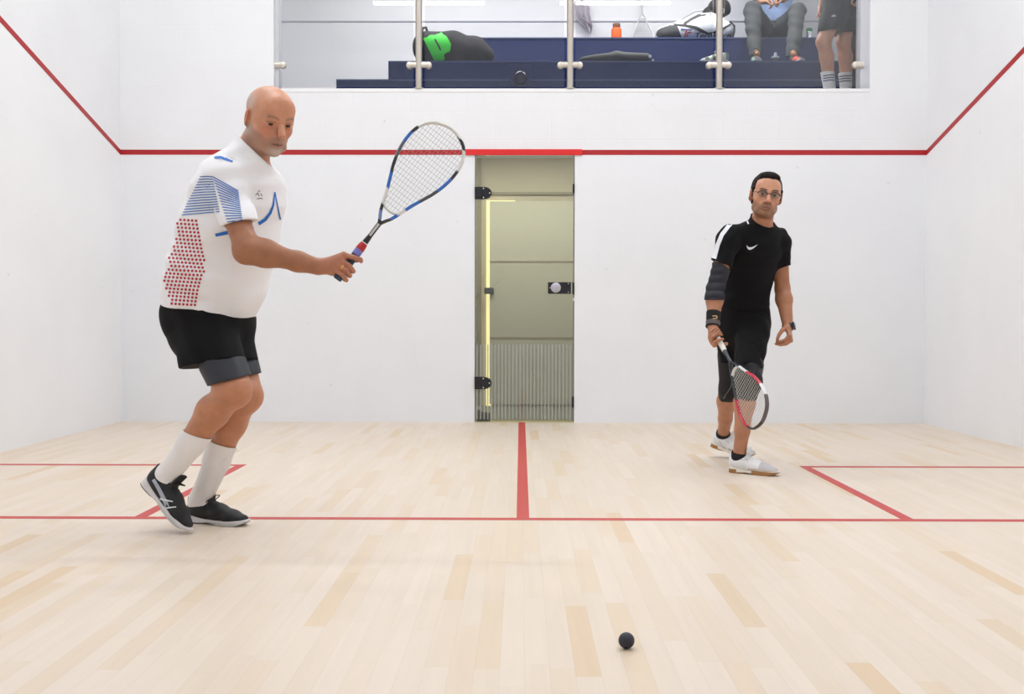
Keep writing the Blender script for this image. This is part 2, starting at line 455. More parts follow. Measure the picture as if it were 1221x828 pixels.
for px, s, lb in ((GL, 1, 'small steel glass clamp on the left jamb of the gallery opening'), (GR - 0.04, -1, 'small steel glass clamp on the right jamb of the gallery opening')):
    t = MB().tube([(px, YG - 0.02, 2.85), (px + s * 0.06, YG - 0.02, 2.85)], 0.027, 16).build('wall_clamp', M_clamp, bal, smooth=True)
    MB().lathe([(0.001, -0.02), (0.025, -0.012), (0.027, 0.0), (0.027, 0.025), (0.001, 0.03)], (px + s * 0.062, YG - 0.02, 2.85), axis=(0, 1, 0), seg=20).build('clamp_cap', M_clamp, t, smooth=True)
tag(MB().box((GR - 0.062, 0.04, GB), (GR, T, GT)).build('trim_4', mat('jamb_strip', (206, 207, 214), 0.4)), kind='structure')
tag(MB().box((GL, 0.04, GB), (GL + 0.03, T, GT)).build('trim_5', MATS['jamb_strip']), kind='structure')

# ---- corridor behind the glass door
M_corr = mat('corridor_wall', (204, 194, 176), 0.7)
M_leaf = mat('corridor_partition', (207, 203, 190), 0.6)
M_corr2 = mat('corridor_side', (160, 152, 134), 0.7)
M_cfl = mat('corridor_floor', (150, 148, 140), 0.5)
CY = 1.75
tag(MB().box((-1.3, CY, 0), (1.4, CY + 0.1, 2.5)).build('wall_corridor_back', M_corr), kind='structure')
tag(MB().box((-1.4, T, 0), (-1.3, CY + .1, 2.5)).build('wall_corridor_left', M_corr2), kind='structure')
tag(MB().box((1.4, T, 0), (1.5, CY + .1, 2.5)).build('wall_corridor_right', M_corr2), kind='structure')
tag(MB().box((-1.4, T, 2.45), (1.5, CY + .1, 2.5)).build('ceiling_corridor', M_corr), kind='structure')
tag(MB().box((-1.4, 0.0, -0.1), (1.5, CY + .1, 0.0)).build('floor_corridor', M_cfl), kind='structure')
lamp(-0.9, 0.9, 0.9, 2.45, CORRIDOR_W, 'ceiling_lamp', 'warm ceiling lamp in the corridor behind the glass door', 'lamp', None, col=(1, 0.93, 0.80), wy=0.25)
# partition door leaf standing proud of the corridor wall, glowing strips behind it imitate light leaking at left and top
pl = thing('corridor_door', (0.2, CY - 0.1, 0), 'pale corridor door leaf with light leaking round its left and top edges', 'door')
lx0 = at(584, 300, CY - .08)[0]; ltz = at(584, 240, CY - .08)[2]
MB().box((lx0, CY - 0.08, 0.02), (1.2, CY - 0.04, ltz), bev=0.003).build('leaf', M_leaf, pl)
for py, h in ((312, .014), (403, .016)):
    z = at(620, py, CY - .08)[2]
    MB().box((lx0, CY - 0.086, z - h / 2), (1.2, CY - 0.08, z + h / 2)).build('rail', mat('rail_strip', (170, 158, 136), 0.5), pl)
zc = at(583, 347, CY - .1)[2]; xc = at(583, 347, CY - .1)[0]
MB().box((xc - .045, CY - 0.12, zc - .03), (xc + .045, CY - 0.08, zc + .03), bev=.006).build('latch_box', mat('black_plastic', (38, 38, 42), 0.4), pl)
st = thing('light_leak', (lx0, CY - 0.03, 1.0), 'warm glow imitating light that leaks past the left and top edge of the corridor door', 'light leak')
M_leak = mat('leak_glow', (255, 236, 180), 0.5, emit=((255, 236, 180), 1.25))
MB().box((lx0 - .035, CY - .035, 0.0), (lx0 + 0.012, CY - .02, ltz + .012)).build('side_leak', M_leak, st)
MB().box((lx0 + .012, CY - .035, ltz - .006), (lx0 + 0.24, CY - .02, ltz + .010)).build('top_leak', M_leak, st)
tag(MB().box((lx0 - 0.12, CY - .05, 0), (lx0 - .085, CY, 2.45)).build('trim_6', mat('door_frame_strip', (150, 142, 124), 0.6)), kind='structure')
ztr = at(620, 231, CY)[2]
tag(MB().box((-1.3, CY - .03, ztr - .012), (1.4, CY, ztr + .012)).build('trim_7', MATS['door_frame_strip']), kind='structure')

# ---- glass door
M_dglass = glass_mat('door_glass', (232, 236, 230), haze=0.05, haze_col=(190, 196, 190))
M_black = mat('black_fitting', (30, 30, 36), 0.38, 0.2)
M_screw = mat('steel_screw', (215, 215, 210), 0.3, 0.8)
M_frost = glass_mat('frosted_band', (214, 222, 220), haze=0.42, haze_col=(220, 226, 226))
gd = thing('glass_door', (0.02, 0.01, 0), 'frameless glass court door with frosted stripes and black hinges', 'door')
MB().box((DL + .004, 0.004, 0.012), (DR - .012, 0.016, DH - 0.002)).build('glass_panel', M_dglass, gd)
fs = MB(); n = 27; z0, z1 = 0.025, at(620, 411, 0)[2]
for i in range(n):
    x = DL + 0.02 + i * (DR - DL - 0.05) / (n - 1)
    fs.box((x - .0045, 0.0025, z0), (x + .0045, 0.0038, z1))
fs.build('frosted_stripes', M_frost, gd)


def zpx(y): return at(620, y, 0)[2]


def xpx(x): return at(x, 300, 0)[0]


for zc, lb in ((zpx(230.5), 'upper'), (zpx(457), 'lower')):
    h = 0.049; x0 = DL; x1 = x0 + 0.068; x2 = x0 + 0.136
    pts = [(x0, -h), (x1, -h)]
    for k in range(1, 8):
        a = k / 8 * math.pi; pts.append((x1 + (x2 - x1) * math.sin(a) ** 0.9, -h * math.cos(a)))
    pts += [(x1, h), (x0, h)]
    hg = MB().prism([(x, -0.014, zc + z) for x, z in pts], (0, 0.03, 0)).build('hinge', M_black, gd)
    MB().box((x0, -0.02, zc - h * .75), (x0 + 0.055, -0.012, zc + h * .75), bev=.004).build('hinge_knuckle', M_black, hg)
    sb = MB()
    for x, z in ((x1 + .002, .036), (x1 + .002, -.036), (x2 - .017, 0)):
        sb.lathe([(0.0055, 0), (0.0055, .004), (.003, .005)], (x, -0.014, zc + z), axis=(0, -1, 0), seg=12)
    sb.build('screws', M_screw, hg, smooth=True)
lk = MB().box((xpx(653.5), -0.012, zpx(350.5)), (xpx(680.8), 0.018, zpx(336.7)), bev=.002).build('lock_plate', M_black, gd)
MB().lathe([(0.040, 0), (0.040, .006), (.032, .012), (.0, .012)], (xpx(662.8), -0.012, zpx(343.2)), axis=(0, -1, 0), seg=28).build('lock_disc', mat('lock_disc_grey', (186, 184, 194), 0.35, 0.4), lk, smooth=True)
MB().lathe([(0.004, 0), (0.004, .004)], (xpx(677.7), -0.012, zpx(338.4)), axis=(0, -1, 0), seg=10).lathe([(0.004, 0), (0.004, .004)], (xpx(677.7), -0.012, zpx(348.6)), axis=(0, -1, 0), seg=10).box((xpx(655.2), -0.014, zpx(343.8)), (xpx(657.5), -0.012, zpx(343))).build('screws', M_screw, lk)
for a, b in ((219.5, 230.5), (337, 351), (473, 486)):
    MB().box((DR - 0.016, -0.008, zpx(b)), (DR - 0.001, 0.02, zpx(a))).build('strike_plate', M_black, gd)
MB().box((DR - 0.010, 0.002, 0), (DR, 0.03, DH - .002)).build('edge_seal', mat('grey_seal', (118, 116, 110), 0.5), gd)
MB().box((DR - 0.013, -0.004, zpx(359)), (DR - 0.001, 0.0, zpx(355))).build('latch_pin', M_screw, gd)
MB().box((DL, 0.002, 0), (DL + .004, 0.03, DH - .002)).build('edge_seal', MATS['grey_seal'], gd)
sh = thing('floor_spring', (DL + 0.07, 0.07, 0), 'low dark door floor spring behind the bottom left of the glass door', 'door hardware')
MB().prism([(DL + .018, .04, 0), (DL + .125, .04, 0), (DL + .118, .04, .07), (DL + .05, .04, .082), (DL + .045, .04, .095), (DL + .018, .04, .095)], (0, .05, 0)).build('spring_case', M_black, sh)
tag(MB().box((DL, 0.0, 0), (DR, T, 0.006)).build('trim_8', mat('threshold', (196, 186, 140), 0.45)), kind='structure')


# ================================================================== IMPLICIT BODIES
# limbs, clothes and shoes are smooth unions of tapered ellipse-section cones, meshed with surface nets
class Pr:
    __slots__ = ('a', 'b', 'ra', 'rb', 'side', 'k', 'cap', 'sub', 'ell', 'L', 'W', 'E1', 'E2', 'grp')


def cone(a, b, ra, rb=None, side=(1, 0, 0), k=0.02, cap=False, sub=False, grp=None):
    p = Pr(); p.a = A(a, float); p.b = A(b, float)
    if rb is None: rb = ra
    p.ra = (ra, ra) if np.isscalar(ra) else ra; p.rb = (rb, rb) if np.isscalar(rb) else rb
    d = p.b - p.a; p.L = float(np.linalg.norm(d)) + 1e-9; p.W = d / p.L
    s = A(side, float); s = s - p.W * np.dot(s, p.W)
    if np.linalg.norm(s) < 1e-4: s = A([0, 1, 0.0]) - p.W * p.W[1]
    p.E1 = nrm(s); p.E2 = np.cross(p.W, p.E1)
    p.k = k; p.cap = cap; p.sub = sub; p.ell = None; p.grp = grp
    return p


def ell(c, r, axes=None, k=0.02, sub=False, grp=None):
    """ellipsoid, axes rows = its local axes"""
    p = Pr(); p.a = A(c, float); p.b = p.a; p.ell = (A(r, float), np.eye(3) if axes is None else A(axes, float)); p.k = k; p.sub = sub; p.cap = False; p.grp = grp
    p.L = 0; return p


def infl(p, d, k=None):
    q = Pr()
    for s in Pr.__slots__: setattr(q, s, getattr(p, s, None))
    if p.ell is not None: q.ell = (p.ell[0] + d, p.ell[1])
    else: q.ra = (p.ra[0] + d, p.ra[1] + d); q.rb = (p.rb[0] + d, p.rb[1] + d)
    if k is not None: q.k = k
    return q


def pr_box(p, m):
    if p.ell is not None:
        r = float(max(p.ell[0])) + m
        return p.a - r, p.a + r
    r = max(p.ra + p.rb) + m
    return np.minimum(p.a, p.b) - r, np.maximum(p.a, p.b) + r


def pr_eval(p, x, y, z):
    if p.ell is not None:
        r, ax = p.ell; dx, dy, dz = x - p.a[0], y - p.a[1], z - p.a[2]
        q = [(ax[i][0] * dx + ax[i][1] * dy + ax[i][2] * dz) / r[i] for i in range(3)]
        k0 = np.sqrt(q[0] ** 2 + q[1] ** 2 + q[2] ** 2) + 1e-6
        k1 = np.sqrt((q[0] / r[0]) ** 2 + (q[1] / r[1]) ** 2 + (q[2] / r[2]) ** 2) + 1e-6
        return k0 * (k0 - 1) / k1
    dx, dy, dz = x - p.a[0], y - p.a[1], z - p.a[2]
    t = dx * p.W[0] + dy * p.W[1] + dz * p.W[2]
    u = dx * p.E1[0] + dy * p.E1[1] + dz * p.E1[2]
    v = dx * p.E2[0] + dy * p.E2[1] + dz * p.E2[2]
    tc = np.clip(t / p.L, 0, 1)
    a_ = p.ra[0] + (p.rb[0] - p.ra[0]) * tc; b_ = p.ra[1] + (p.rb[1] - p.ra[1]) * tc
    s = t - tc * p.L
    if p.cap:
        u = u / a_; v = v / b_; k0 = np.sqrt(u * u + v * v) + 1e-6; k1 = np.sqrt((u / a_) ** 2 + (v / b_) ** 2) + 1e-6
        return np.maximum(k0 * (k0 - 1) / k1, np.abs(s) - 0.001)
    c_ = np.minimum(a_, b_)
    u = u / a_; v = v / b_; s = s / c_
    k0 = np.sqrt(u * u + v * v + s * s) + 1e-6
    k1 = np.sqrt((u / a_) ** 2 + (v / b_) ** 2 + (s / c_) ** 2) + 1e-6
    return k0 * (k0 - 1) / k1


class Grid:
    def __init__(g, lo, hi, h, fine=()):
        """fine: (lo, hi, h) zones in which each axis is sampled more densely"""
        lo = A(lo, float); hi = A(hi, float); g.ax = []
        for i in range(3):
            if not fine:
                g.ax.append((lo[i] + h * np.arange(int(math.ceil((hi[i] - lo[i]) / h)) + 2)).astype(np.float32)); continue
            v = [lo[i]]
            while v[-1] < hi[i]:
                st = min([h] + [f[2] for f in fine if f[0][i] <= v[-1] + h and v[-1] <= f[1][i]]); v.append(v[-1] + st)
            g.ax.append(A(v, np.float32))
        g.n = A([len(a) for a in g.ax])
    def xyz(g, sl=None):
        a = g.ax if sl is None else [g.ax[i][sl[i]] for i in range(3)]
        return a[0][:, None, None], a[1][None, :, None], a[2][None, None, :]
    def field(g, prims, margin=0.03, big=0.3):
        D = np.full(tuple(g.n), big, dtype=np.float32)
        for p in prims:
            lo, hi = pr_box(p, p.k + margin)
            i0 = A([np.searchsorted(g.ax[i], lo[i]) for i in range(3)]); i1 = A([np.searchsorted(g.ax[i], hi[i]) for i in range(3)])
            if np.any(i1 <= i0): continue
            sl = tuple(slice(i0[i], i1[i]) for i in range(3))
            d = pr_eval(p, *g.xyz(sl)).astype(np.float32); c = D[sl]
            if p.sub: d = -d; c = -c; s = -1
            else: s = 1
            # smooth minimum (for sub: smooth maximum)
            if p.sub: d, c = d, -c; m = np.maximum(c, d); hh = np.maximum(p.k - np.abs(c - d), 0) / p.k; D[sl] = m + hh * hh * p.k * 0.25
            else: m = np.minimum(c, d); hh = np.maximum(p.k - np.abs(c - d), 0) / p.k; D[sl] = m - hh * hh * p.k * 0.25
        return D


def nets(D, g):
    """surface nets: iso surface D = 0"""
    S = D < 0; n = D.shape
    cnt = np.zeros((n[0] - 1, n[1] - 1, n[2] - 1), dtype=np.int8)
    for i in (0, 1):
        for j in (0, 1):
            for k in (0, 1):
                cnt += S[i:n[0] - 1 + i, j:n[1] - 1 + j, k:n[2] - 1 + k]
    act = (cnt > 0) & (cnt < 8)
    idx = np.argwhere(act)
    if len(idx) == 0: return np.zeros((0, 3)), np.zeros((0, 4), int)
    vid = np.full(cnt.shape, -1, dtype=np.int32); vid[act] = np.arange(len(idx))
    acc = np.zeros((len(idx), 3)); num = np.zeros(len(idx))
    I, J, K = idx.T
    for ax in range(3):
        o = [0, 0, 0]; o1, o2 = [a for a in range(3) if a != ax]
        for p in (0, 1):
            for q in (0, 1):
                s = [0, 0, 0]; s[o1] = p; s[o2] = q; e = list(s); e[ax] = 1
                d0 = D[I + s[0], J + s[1], K + s[2]]; d1 = D[I + e[0], J + e[1], K + e[2]]
                m = (d0 < 0) != (d1 < 0)
                t = np.where(m, d0 / np.where(m, d0 - d1, 1), 0)
                P = np.zeros((len(idx), 3)); P[:] = s; P[:, ax] = t
                acc += P * m[:, None]; num += m
    Q = idx + acc / num[:, None]
    V = np.stack([np.interp(Q[:, i], np.arange(len(g.ax[i])), g.ax[i]) for i in range(3)], 1)
    F = []
    for ax in range(3):
        o1, o2 = [(1, 2), (2, 0), (0, 1)][ax]
        a = [slice(None)] * 3; b = [slice(None)] * 3
        a[ax] = slice(0, n[ax] - 1); b[ax] = slice(1, n[ax])
        X_ = S[tuple(a)] != S[tuple(b)]
        E = np.argwhere(X_)
        ok = (E[:, o1] > 0) & (E[:, o2] > 0) & (E[:, o1] < n[o1] - 1) & (E[:, o2] < n[o2] - 1)
        E = E[ok]
        ins = S[E[:, 0], E[:, 1], E[:, 2]]
        def v(d1, d2):
            e = E.copy(); e[:, o1] -= d1; e[:, o2] -= d2
            return vid[e[:, 0], e[:, 1], e[:, 2]]
        q = np.stack([v(1, 1), v(0, 1), v(0, 0), v(1, 0)], 1)
        q[~ins] = q[~ins][:, ::-1]
        F.append(q)
    return V, np.concatenate(F)


def smooth_mesh(V, F, it=1, lam=0.5):
    E = np.concatenate([F[:, [0, 1]], F[:, [1, 2]], F[:, [2, 3]], F[:, [3, 0]]])
    for _ in range(it):
        s = np.zeros_like(V); c = np.zeros(len(V))
        np.add.at(s, E[:, 0], V[E[:, 1]]); np.add.at(c, E[:, 0], 1)
        np.add.at(s, E[:, 1], V[E[:, 0]]); np.add.at(c, E[:, 1], 1)
        V = V + lam * (s / np.maximum(c, 1)[:, None] - V)
    return V


def body_mesh(name, prims, lo, hi, h, fine, m, parent, colf=None, smooth=1):
    """one continuous mesh, sampled finer at the head and hands"""
    g = Grid(lo, hi, h, fine); V, F = nets(g.field(prims), g)
    V = smooth_mesh(V, F, smooth, 0.35)
    return np_mesh(name, V, F, m, parent, col=None if colf is None else colf(V))


def plane(p, n):
    """clip: keeps the side the normal points away from"""
    return (A(p, float), nrm(n))


def box_of(prims, m):
    lo = np.min([pr_box(p, 0)[0] for p in prims], 0) - m; hi = np.max([pr_box(p, 0)[1] for p in prims], 0) + m
    return lo, hi


def cloth(name, prims, m, parent, h=0.004, planes=(), body=None, gap=0.0015, fit=None, fit_t=0.006, fold=None, colf=None, smooth=2, cut=(), lohi=None):
    """hollow garment: prims is its outer shape, body the prims it must clear, fit the body prims it always covers"""
    lo, hi = lohi if lohi is not None else box_of(prims, 0.015)
    g = Grid(lo, hi, h)
    D = g.field(prims)
    x, y, z = g.xyz()
    if fit is not None: D = np.minimum(D, g.field(fit) - fit_t)
    if fold is not None: D = D + fold(x, y, z).astype(np.float32)
    for p, n_ in planes:
        D = np.maximum(D, (x - p[0]) * n_[0] + (y - p[1]) * n_[1] + (z - p[2]) * n_[2])
    for c in cut: D = np.maximum(D, -pr_eval(c, x, y, z))
    if body is not None: D = np.maximum(D, -(g.field(body) - gap))
    V, F = nets(D.astype(np.float32), g)
    V = smooth_mesh(V, F, smooth, 0.4)
    return np_mesh(name, V, F, m, parent, col=None if colf is None else colf(V))


# ---- prints on surfaces: flat marks laid on a mesh by casting along a direction
def surface_of(objs):
    bvhs = []
    for o in objs:
        me = o.data; n = len(me.vertices); co = np.empty(n * 3, np.float32); me.vertices.foreach_get('co', co)
        bvhs.append(BVHTree.FromPolygons([tuple(v) for v in co.reshape(-1, 3).tolist()], [tuple(p.vertices) for p in me.polygons]))
    return bvhs


def cast_px(bvhs, x, y, off=0.0015):
    d = nrm(CF + CR * ((x - 610.5) / FPX) + CU * ((414 - y) / FPX))
    best = None
    for b in bvhs:
        h, n_, i, t = b.ray_cast(Vector(CP), Vector(d))
        if h is not None and (best is None or t < best[0]): best = (t, h, n_)
    if best is None: return None
    n_ = best[2]
    if n_.dot(Vector(d)) > 0: n_ = -n_
    return A(best[1]) + A(n_) * off


def decal_grid(mb, bvhs, us, vs, fn, off=0.0015, mi=0, maxlen=0.03):
    """fn(u, v) -> photo point; lays a quad grid on the surface"""
    P = [[cast_px(bvhs, *fn(u, v), off=off) for v in vs] for u in us]
    for i in range(len(us) - 1):
        for j in range(len(vs) - 1):
            q = [P[i][j], P[i + 1][j], P[i + 1][j + 1], P[i][j + 1]]
            if any(a is None for a in q): continue
            if max(np.linalg.norm(q[0] - q[2]), np.linalg.norm(q[1] - q[3])) > maxlen: continue
            mb.add(q, [(0, 1, 2, 3)], mi)


def decal_strip(mb, bvhs, pts, wd, step=1.5, off=0.0015, mi=0, nv=2, maxlen=0.03):
    """band along a polyline of photo points; wd = width or list of widths"""
    pts = [A(p, float) for p in pts]; wd = [wd] * len(pts) if np.isscalar(wd) else wd
    d = [0.0]
    for a, b in zip(pts, pts[1:]): d.append(d[-1] + np.linalg.norm(b - a))
    n = max(2, int(d[-1] / step) + 1)
    xs = np.interp(np.linspace(0, d[-1], n), d, [p[0] for p in pts]); ys = np.interp(np.linspace(0, d[-1], n), d, [p[1] for p in pts])
    ws = np.interp(np.linspace(0, d[-1], n), d, wd)
    tx = np.gradient(xs); ty = np.gradient(ys); l = np.hypot(tx, ty) + 1e-9; nx, ny = -ty / l, tx / l
    def fn(u, v): i = int(u); return xs[i] + nx[i] * ws[i] * v, ys[i] + ny[i] * ws[i] * v
    decal_grid(mb, bvhs, list(range(n)), list(np.linspace(-0.5, 0.5, nv)), fn, off, mi, maxlen)


def decal_poly(mb, bvhs, poly, off=0.0015, mi=0, step=1.0):
    """filled outline in photo points, scan-filled with small quads clipped to the outline rows"""
    P = [A(p, float) for p in poly]; ys = [p[1] for p in P]; y0, y1 = min(ys), max(ys)
    n = max(2, int((y1 - y0) / step) + 1); rows = np.linspace(y0 + 1e-3, y1 - 1e-3, n)
    def spans(y):
        xs = []
        for a, b in zip(P, P[1:] + P[:1]):
            if (a[1] <= y) != (b[1] <= y): xs.append(a[0] + (y - a[1]) / (b[1] - a[1]) * (b[0] - a[0]))
        xs.sort(); return list(zip(xs[::2], xs[1::2]))
    for ya, yb in zip(rows, rows[1:]):
        A_, B_ = spans(ya), spans(yb)
        if len(A_) != len(B_):
            ym = (ya + yb) / 2; A_ = B_ = spans(ym)
        for (a0, a1), (b0, b1) in zip(A_, B_):
            k = max(2, int(max(a1 - a0, b1 - b0) / step) + 1)
            decal_grid(mb, bvhs, [0, 1], list(np.linspace(0, 1, k)), lambda u, v: ((a0 + (a1 - a0) * v, ya) if u == 0 else (b0 + (b1 - b0) * v, yb)), off, mi)


def decal_disc(mb, bvhs, x, y, r, off=0.0015, mi=0, n=8):
    P = [cast_px(bvhs, x + r * math.cos(t), y + r * math.sin(t), off) for t in np.linspace(0, 2 * math.pi, n, endpoint=False)]
    if any(p is None for p in P): return
    if max(np.linalg.norm(P[i] - P[(i + n // 2) % n]) for i in range(n)) > 0.03: return
    mb.add(P, [tuple(range(n))], mi)


def curve_pts(pts, n):
    """catmull-rom through points"""
    P = [A(p, float) for p in pts]; P = [2 * P[0] - P[1]] + P + [2 * P[-1] - P[-2]]; out = []
    m = len(P) - 3
    for k in range(n):
        t = k / (n - 1) * m; i = min(int(t), m - 1); t -= i
        a, b, c, d = P[i:i + 4]
        out.append(0.5 * ((2 * b) + (-a + c) * t + (2 * a - 5 * b + 4 * c - d) * t * t + (-a + 3 * b - 3 * c + d) * t ** 3))
    return out


def ss(a, b, x): t = np.clip((x - a) / (b - a), 0, 1); return t * t * (3 - 2 * t)


# ---- head: prims in a local frame (s = person's left, f = forward, u = up)
class Frame:
    def __init__(q, o, s, f, u, k=1.0): q.o = A(o, float); q.s = A(s, float); q.f = A(f, float); q.u = A(u, float); q.k = k
    def P(q, s, f, u): return q.o + q.k * (q.s * s + q.f * f + q.u * u)
    def ax(q): return np.stack([q.s, q.f, q.u])
    def loc(q, V): d = (V - q.o) / q.k; return d @ q.s, d @ q.f, d @ q.u


def head_frame(o, yaw_dir, pitch, roll, k=1.0):
    fh = nrm(A([yaw_dir[0], yaw_dir[1], 0])); z = A([0, 0, 1.0])
    f = math.cos(pitch) * fh - math.sin(pitch) * z; u = math.sin(pitch) * fh + math.cos(pitch) * z; s = np.cross(u, f) * -1
    s = np.cross(f, u)            # right-hand side of the person
    s = -s                        # person's left
    c, n_ = math.cos(roll), math.sin(roll)
    s2 = c * s + n_ * u; u2 = -n_ * s + c * u
    return Frame(o, s2, f, u2, k)


def head_prims(H, nose=1.0, jaw=1.0, fat=0.0, eye_h=.0046, eye_u=-.001, dome=1.0, brow=.012, crease=0.0):
    k = H.k; ax = H.ax()
    def E(s, f, u, rs, rf, ru, kk=.015, sub=False): return ell(H.P(s, f, u), A([rs, rf, ru]) * k, ax, kk * k, sub, grp='head')
    def C(p, q, ra, rb=None, kk=.012, sub=False, side=None):
        rb = ra if rb is None else rb
        ra = tuple(A(ra if not np.isscalar(ra) else (ra, ra)) * k); rb = tuple(A(rb if not np.isscalar(rb) else (rb, rb)) * k)
        return cone(H.P(*p), H.P(*q), ra, rb, H.s if side is None else side, kk * k, sub=sub, grp='head')
    L = [E(0, -.016, .034, .0755, .096, .078 * dome, .01), E(0, .012, .030, .066, .078, .072, .03),
         E(0, .028, -.038, .058 + fat * .5, .058, .074, .03), E(0, .052, -.055, .040, .034, .048, .02)]
    for s in (-1, 1):
        L += [E(s * .043, .050, -.026, .022, .022, .022, .02), E(s * .050 * jaw, .010, -.068, .018 + fat, .026, .022, .025), E(s * .030, .048, -.088, .022 + fat, .022, .016, .02),
              C((s * .056, .040, .004), (s * .064, .0, -.012), .012, .012, .02)]
    L += [E(0, .078, -.100, .020, .017, .016, .018), E(0, .060, -.096, .030, .022, .018, .015), E(0, .078, -.050, .026, .018, .028, .012)]
    # brow, sockets, lids
    L += [C((-.036, .074, .020), (0, .087, .016), (.014, .011), (.013, .011), .012), C((.036, .074, .020), (0, .087, .016), (.014, .011), (.013, .011), .012), E(0, .070, .050, .048, .020, .036, .035)]
    for s in (-1, 1):
        L += [E(s * .033, .099, -.002, .019, .018, .0125, .010, True), E(s * .032, .0725, -.001, .0170, .0158, .0145, .006)]
    # nose
    nw = 1 + .28 * (nose - 1)
    L += [C((0, .088, .012), (0, .1085 + .009 * (nose - 1), -.029), (.0080 * nw, .010), (.0112 * nw, .011), .006), E(0, .110 + .010 * (nose - 1), -.034, .0118 * nw, .0105, .0098, .004)]
    for s in (-1, 1): L += [E(s * .0130 * nw, .099, -.0375, .0078, .0105, .0078, .004), E(s * .0075, .104, -.0470, .0042, .006, .0045, .002, True)]
    # mouth
    L += [C((-.021, .086, -.0655), (0, .0965, -.0625), (.0052, .0052), (.0062, .0065), .005), C((.021, .086, -.0655), (0, .0965, -.0625), (.0052, .0052), (.0062, .0065), .005),
          C((-.017, .086, -.0745), (0, .0945, -.0755), (.0055, .0055), (.0068, .0072), .005), C((.017, .086, -.0745), (0, .0945, -.0755), (.0055, .0055), (.0068, .0072), .005),
          C((-.022, .096, -.0690), (0, .1055, -.0688), (.0022, .006), (.0018, .006), .003, True), C((.022, .096, -.0690), (0, .1055, -.0688), (.0022, .006), (.0018, .006), .003, True)]
    # ears
    for s in (-1, 1):
        ea = np.stack([nrm(H.s * s + H.f * -0.45), nrm(H.f + H.s * s * 0.45), H.u])
        L += [ell(H.P(s * .080, -.012, -.006), A([.0075, .0185, .031]) * k, ea, .006 * k, grp='head'), ell(H.P(s * .0885, -.006, -.003), A([.006, .0095, .016]) * k, ea, .003 * k, True, grp='head'),
              ell(H.P(s * .073, -.008, -.030), A([.007, .009, .011]) * k, ea, .006 * k, grp='head')]
    if crease:
        for s in (-1, 1):
            L += [C((s * .0165, .1055, -.034), (s * .031, .093, -.060), .0042, .0038, .008, True), C((s * .020, .101, -.0165), (s * .044, .089, -.0155), (.0028, .0028), (.0024, .0024), .006, True),
                  C((s * .030, .090, -.062), (s * .034, .080, -.082), .0030, .0022, .008, True)]
        for u_ in (.050, .062): L += [C((-.034, .086, u_ - .003), (.034, .086, u_ - .003), .0016, .0016, .004, True)]
    # eye openings (almond cuts that show the eyeball)
    for s in (-1, 1):
        L += [ell(H.P(s * .0325, .0905, eye_u), A([.0145, .010, eye_h]) * k, ax, .0012 * k, True, grp='head')]
    return L


def eye_mesh(H, s, m, parent, look=(0, 1, 0), name='eye', iris_r=.50, white=(225, 215, 208)):
    c = H.P(s * .032, .0725, -.001); r = .0142 * H.k
    th = np.linspace(0, math.pi, 25); ph = np.linspace(0, 2 * math.pi, 32, endpoint=False)
    f = nrm(H.s * look[0] + H.f * look[1] + H.u * look[2]); e1 = nrm(np.cross(f, H.u)); e2 = np.cross(f, e1)
    V = [c + r * (f * math.cos(t) + math.sin(t) * (e1 * math.cos(p) + e2 * math.sin(p))) for t in th for p in ph]
    F = [(i * 32 + j, i * 32 + (j + 1) % 32, (i + 1) * 32 + (j + 1) % 32, (i + 1) * 32 + j) for i in range(24) for j in range(32)]
    T = np.repeat(th, 32); col = np.tile(lin(white), (len(V), 1)).astype(float)
    iris = T < iris_r; col[iris] = lin((58, 40, 30)); col[T < 0.22] = lin((12, 10, 10))
    return np_mesh(name, A(V), A(F), m, parent, col=col)


def hand_grip(H0, a, e1, e2, wrist, r=0.0085, sc=1.0, thumb=None, index_out=True):
    """hand closed round a handle: H0 butt point, a axis, e1 towards finger tips, e2 the side of the back of the hand"""
    H0 = A(H0); a = nrm(a); e1 = nrm(A(e1) - a * np.dot(e1, a)); e2 = nrm(A(e2) - a * np.dot(e2, a) - e1 * np.dot(e2, e1))
    P = lambda s, x, y: H0 + a * s * sc + e1 * x * sc + e2 * y * sc
    L = []; w = A(wrist)
    fs = [(.018, .0078), (.038, .0085), (.058, .0090), (.080, .0090)]
    for i, (s, rr) in enumerate(fs):
        m = P(s + .004, -.030, .020 + .003 * (i in (1, 2))); p1 = P(s + .006, .012, .0315); p2 = P(s, .030, .010); tip = P(s - .002, .018, -.0185)
        if i == 3 and index_out: p1 = P(s + .018, .006, .0305); p2 = P(s + .026, .026, .016); tip = P(s + .024, .029, -.004)
        L += [cone(w + (m - w) * 0.12, m, (.0165, .013), (.0125, .0115), side=a, k=.016), cone(m, p1, rr * 1.12, rr * 1.02, k=.006), cone(p1, p2, rr * 1.02, rr * .95, k=.002), cone(p2, tip, rr * .95, rr * .85, k=.002)]
    hp = P(.016, -.030, -.004); th = P(.050, -.032, -.010)
    L += [cone(w, hp, (.022, .018), (.016, .017), side=a, k=.015), cone(w, th, (.020, .018), (.017, .016), side=a, k=.015), cone(hp, th, .014, .014, k=.012)]
    t = thumb or [(.074, -.026, -.020), (.090, -.004, -.029), (.100, .014, -.024)]
    t = [P(*q) for q in t]
    L += [cone(th, t[0], .0145, .0115, k=.01), cone(t[0], t[1], .0112, .010, k=.004), cone(t[1], t[2], .010, .0088, k=.002)]
    return L


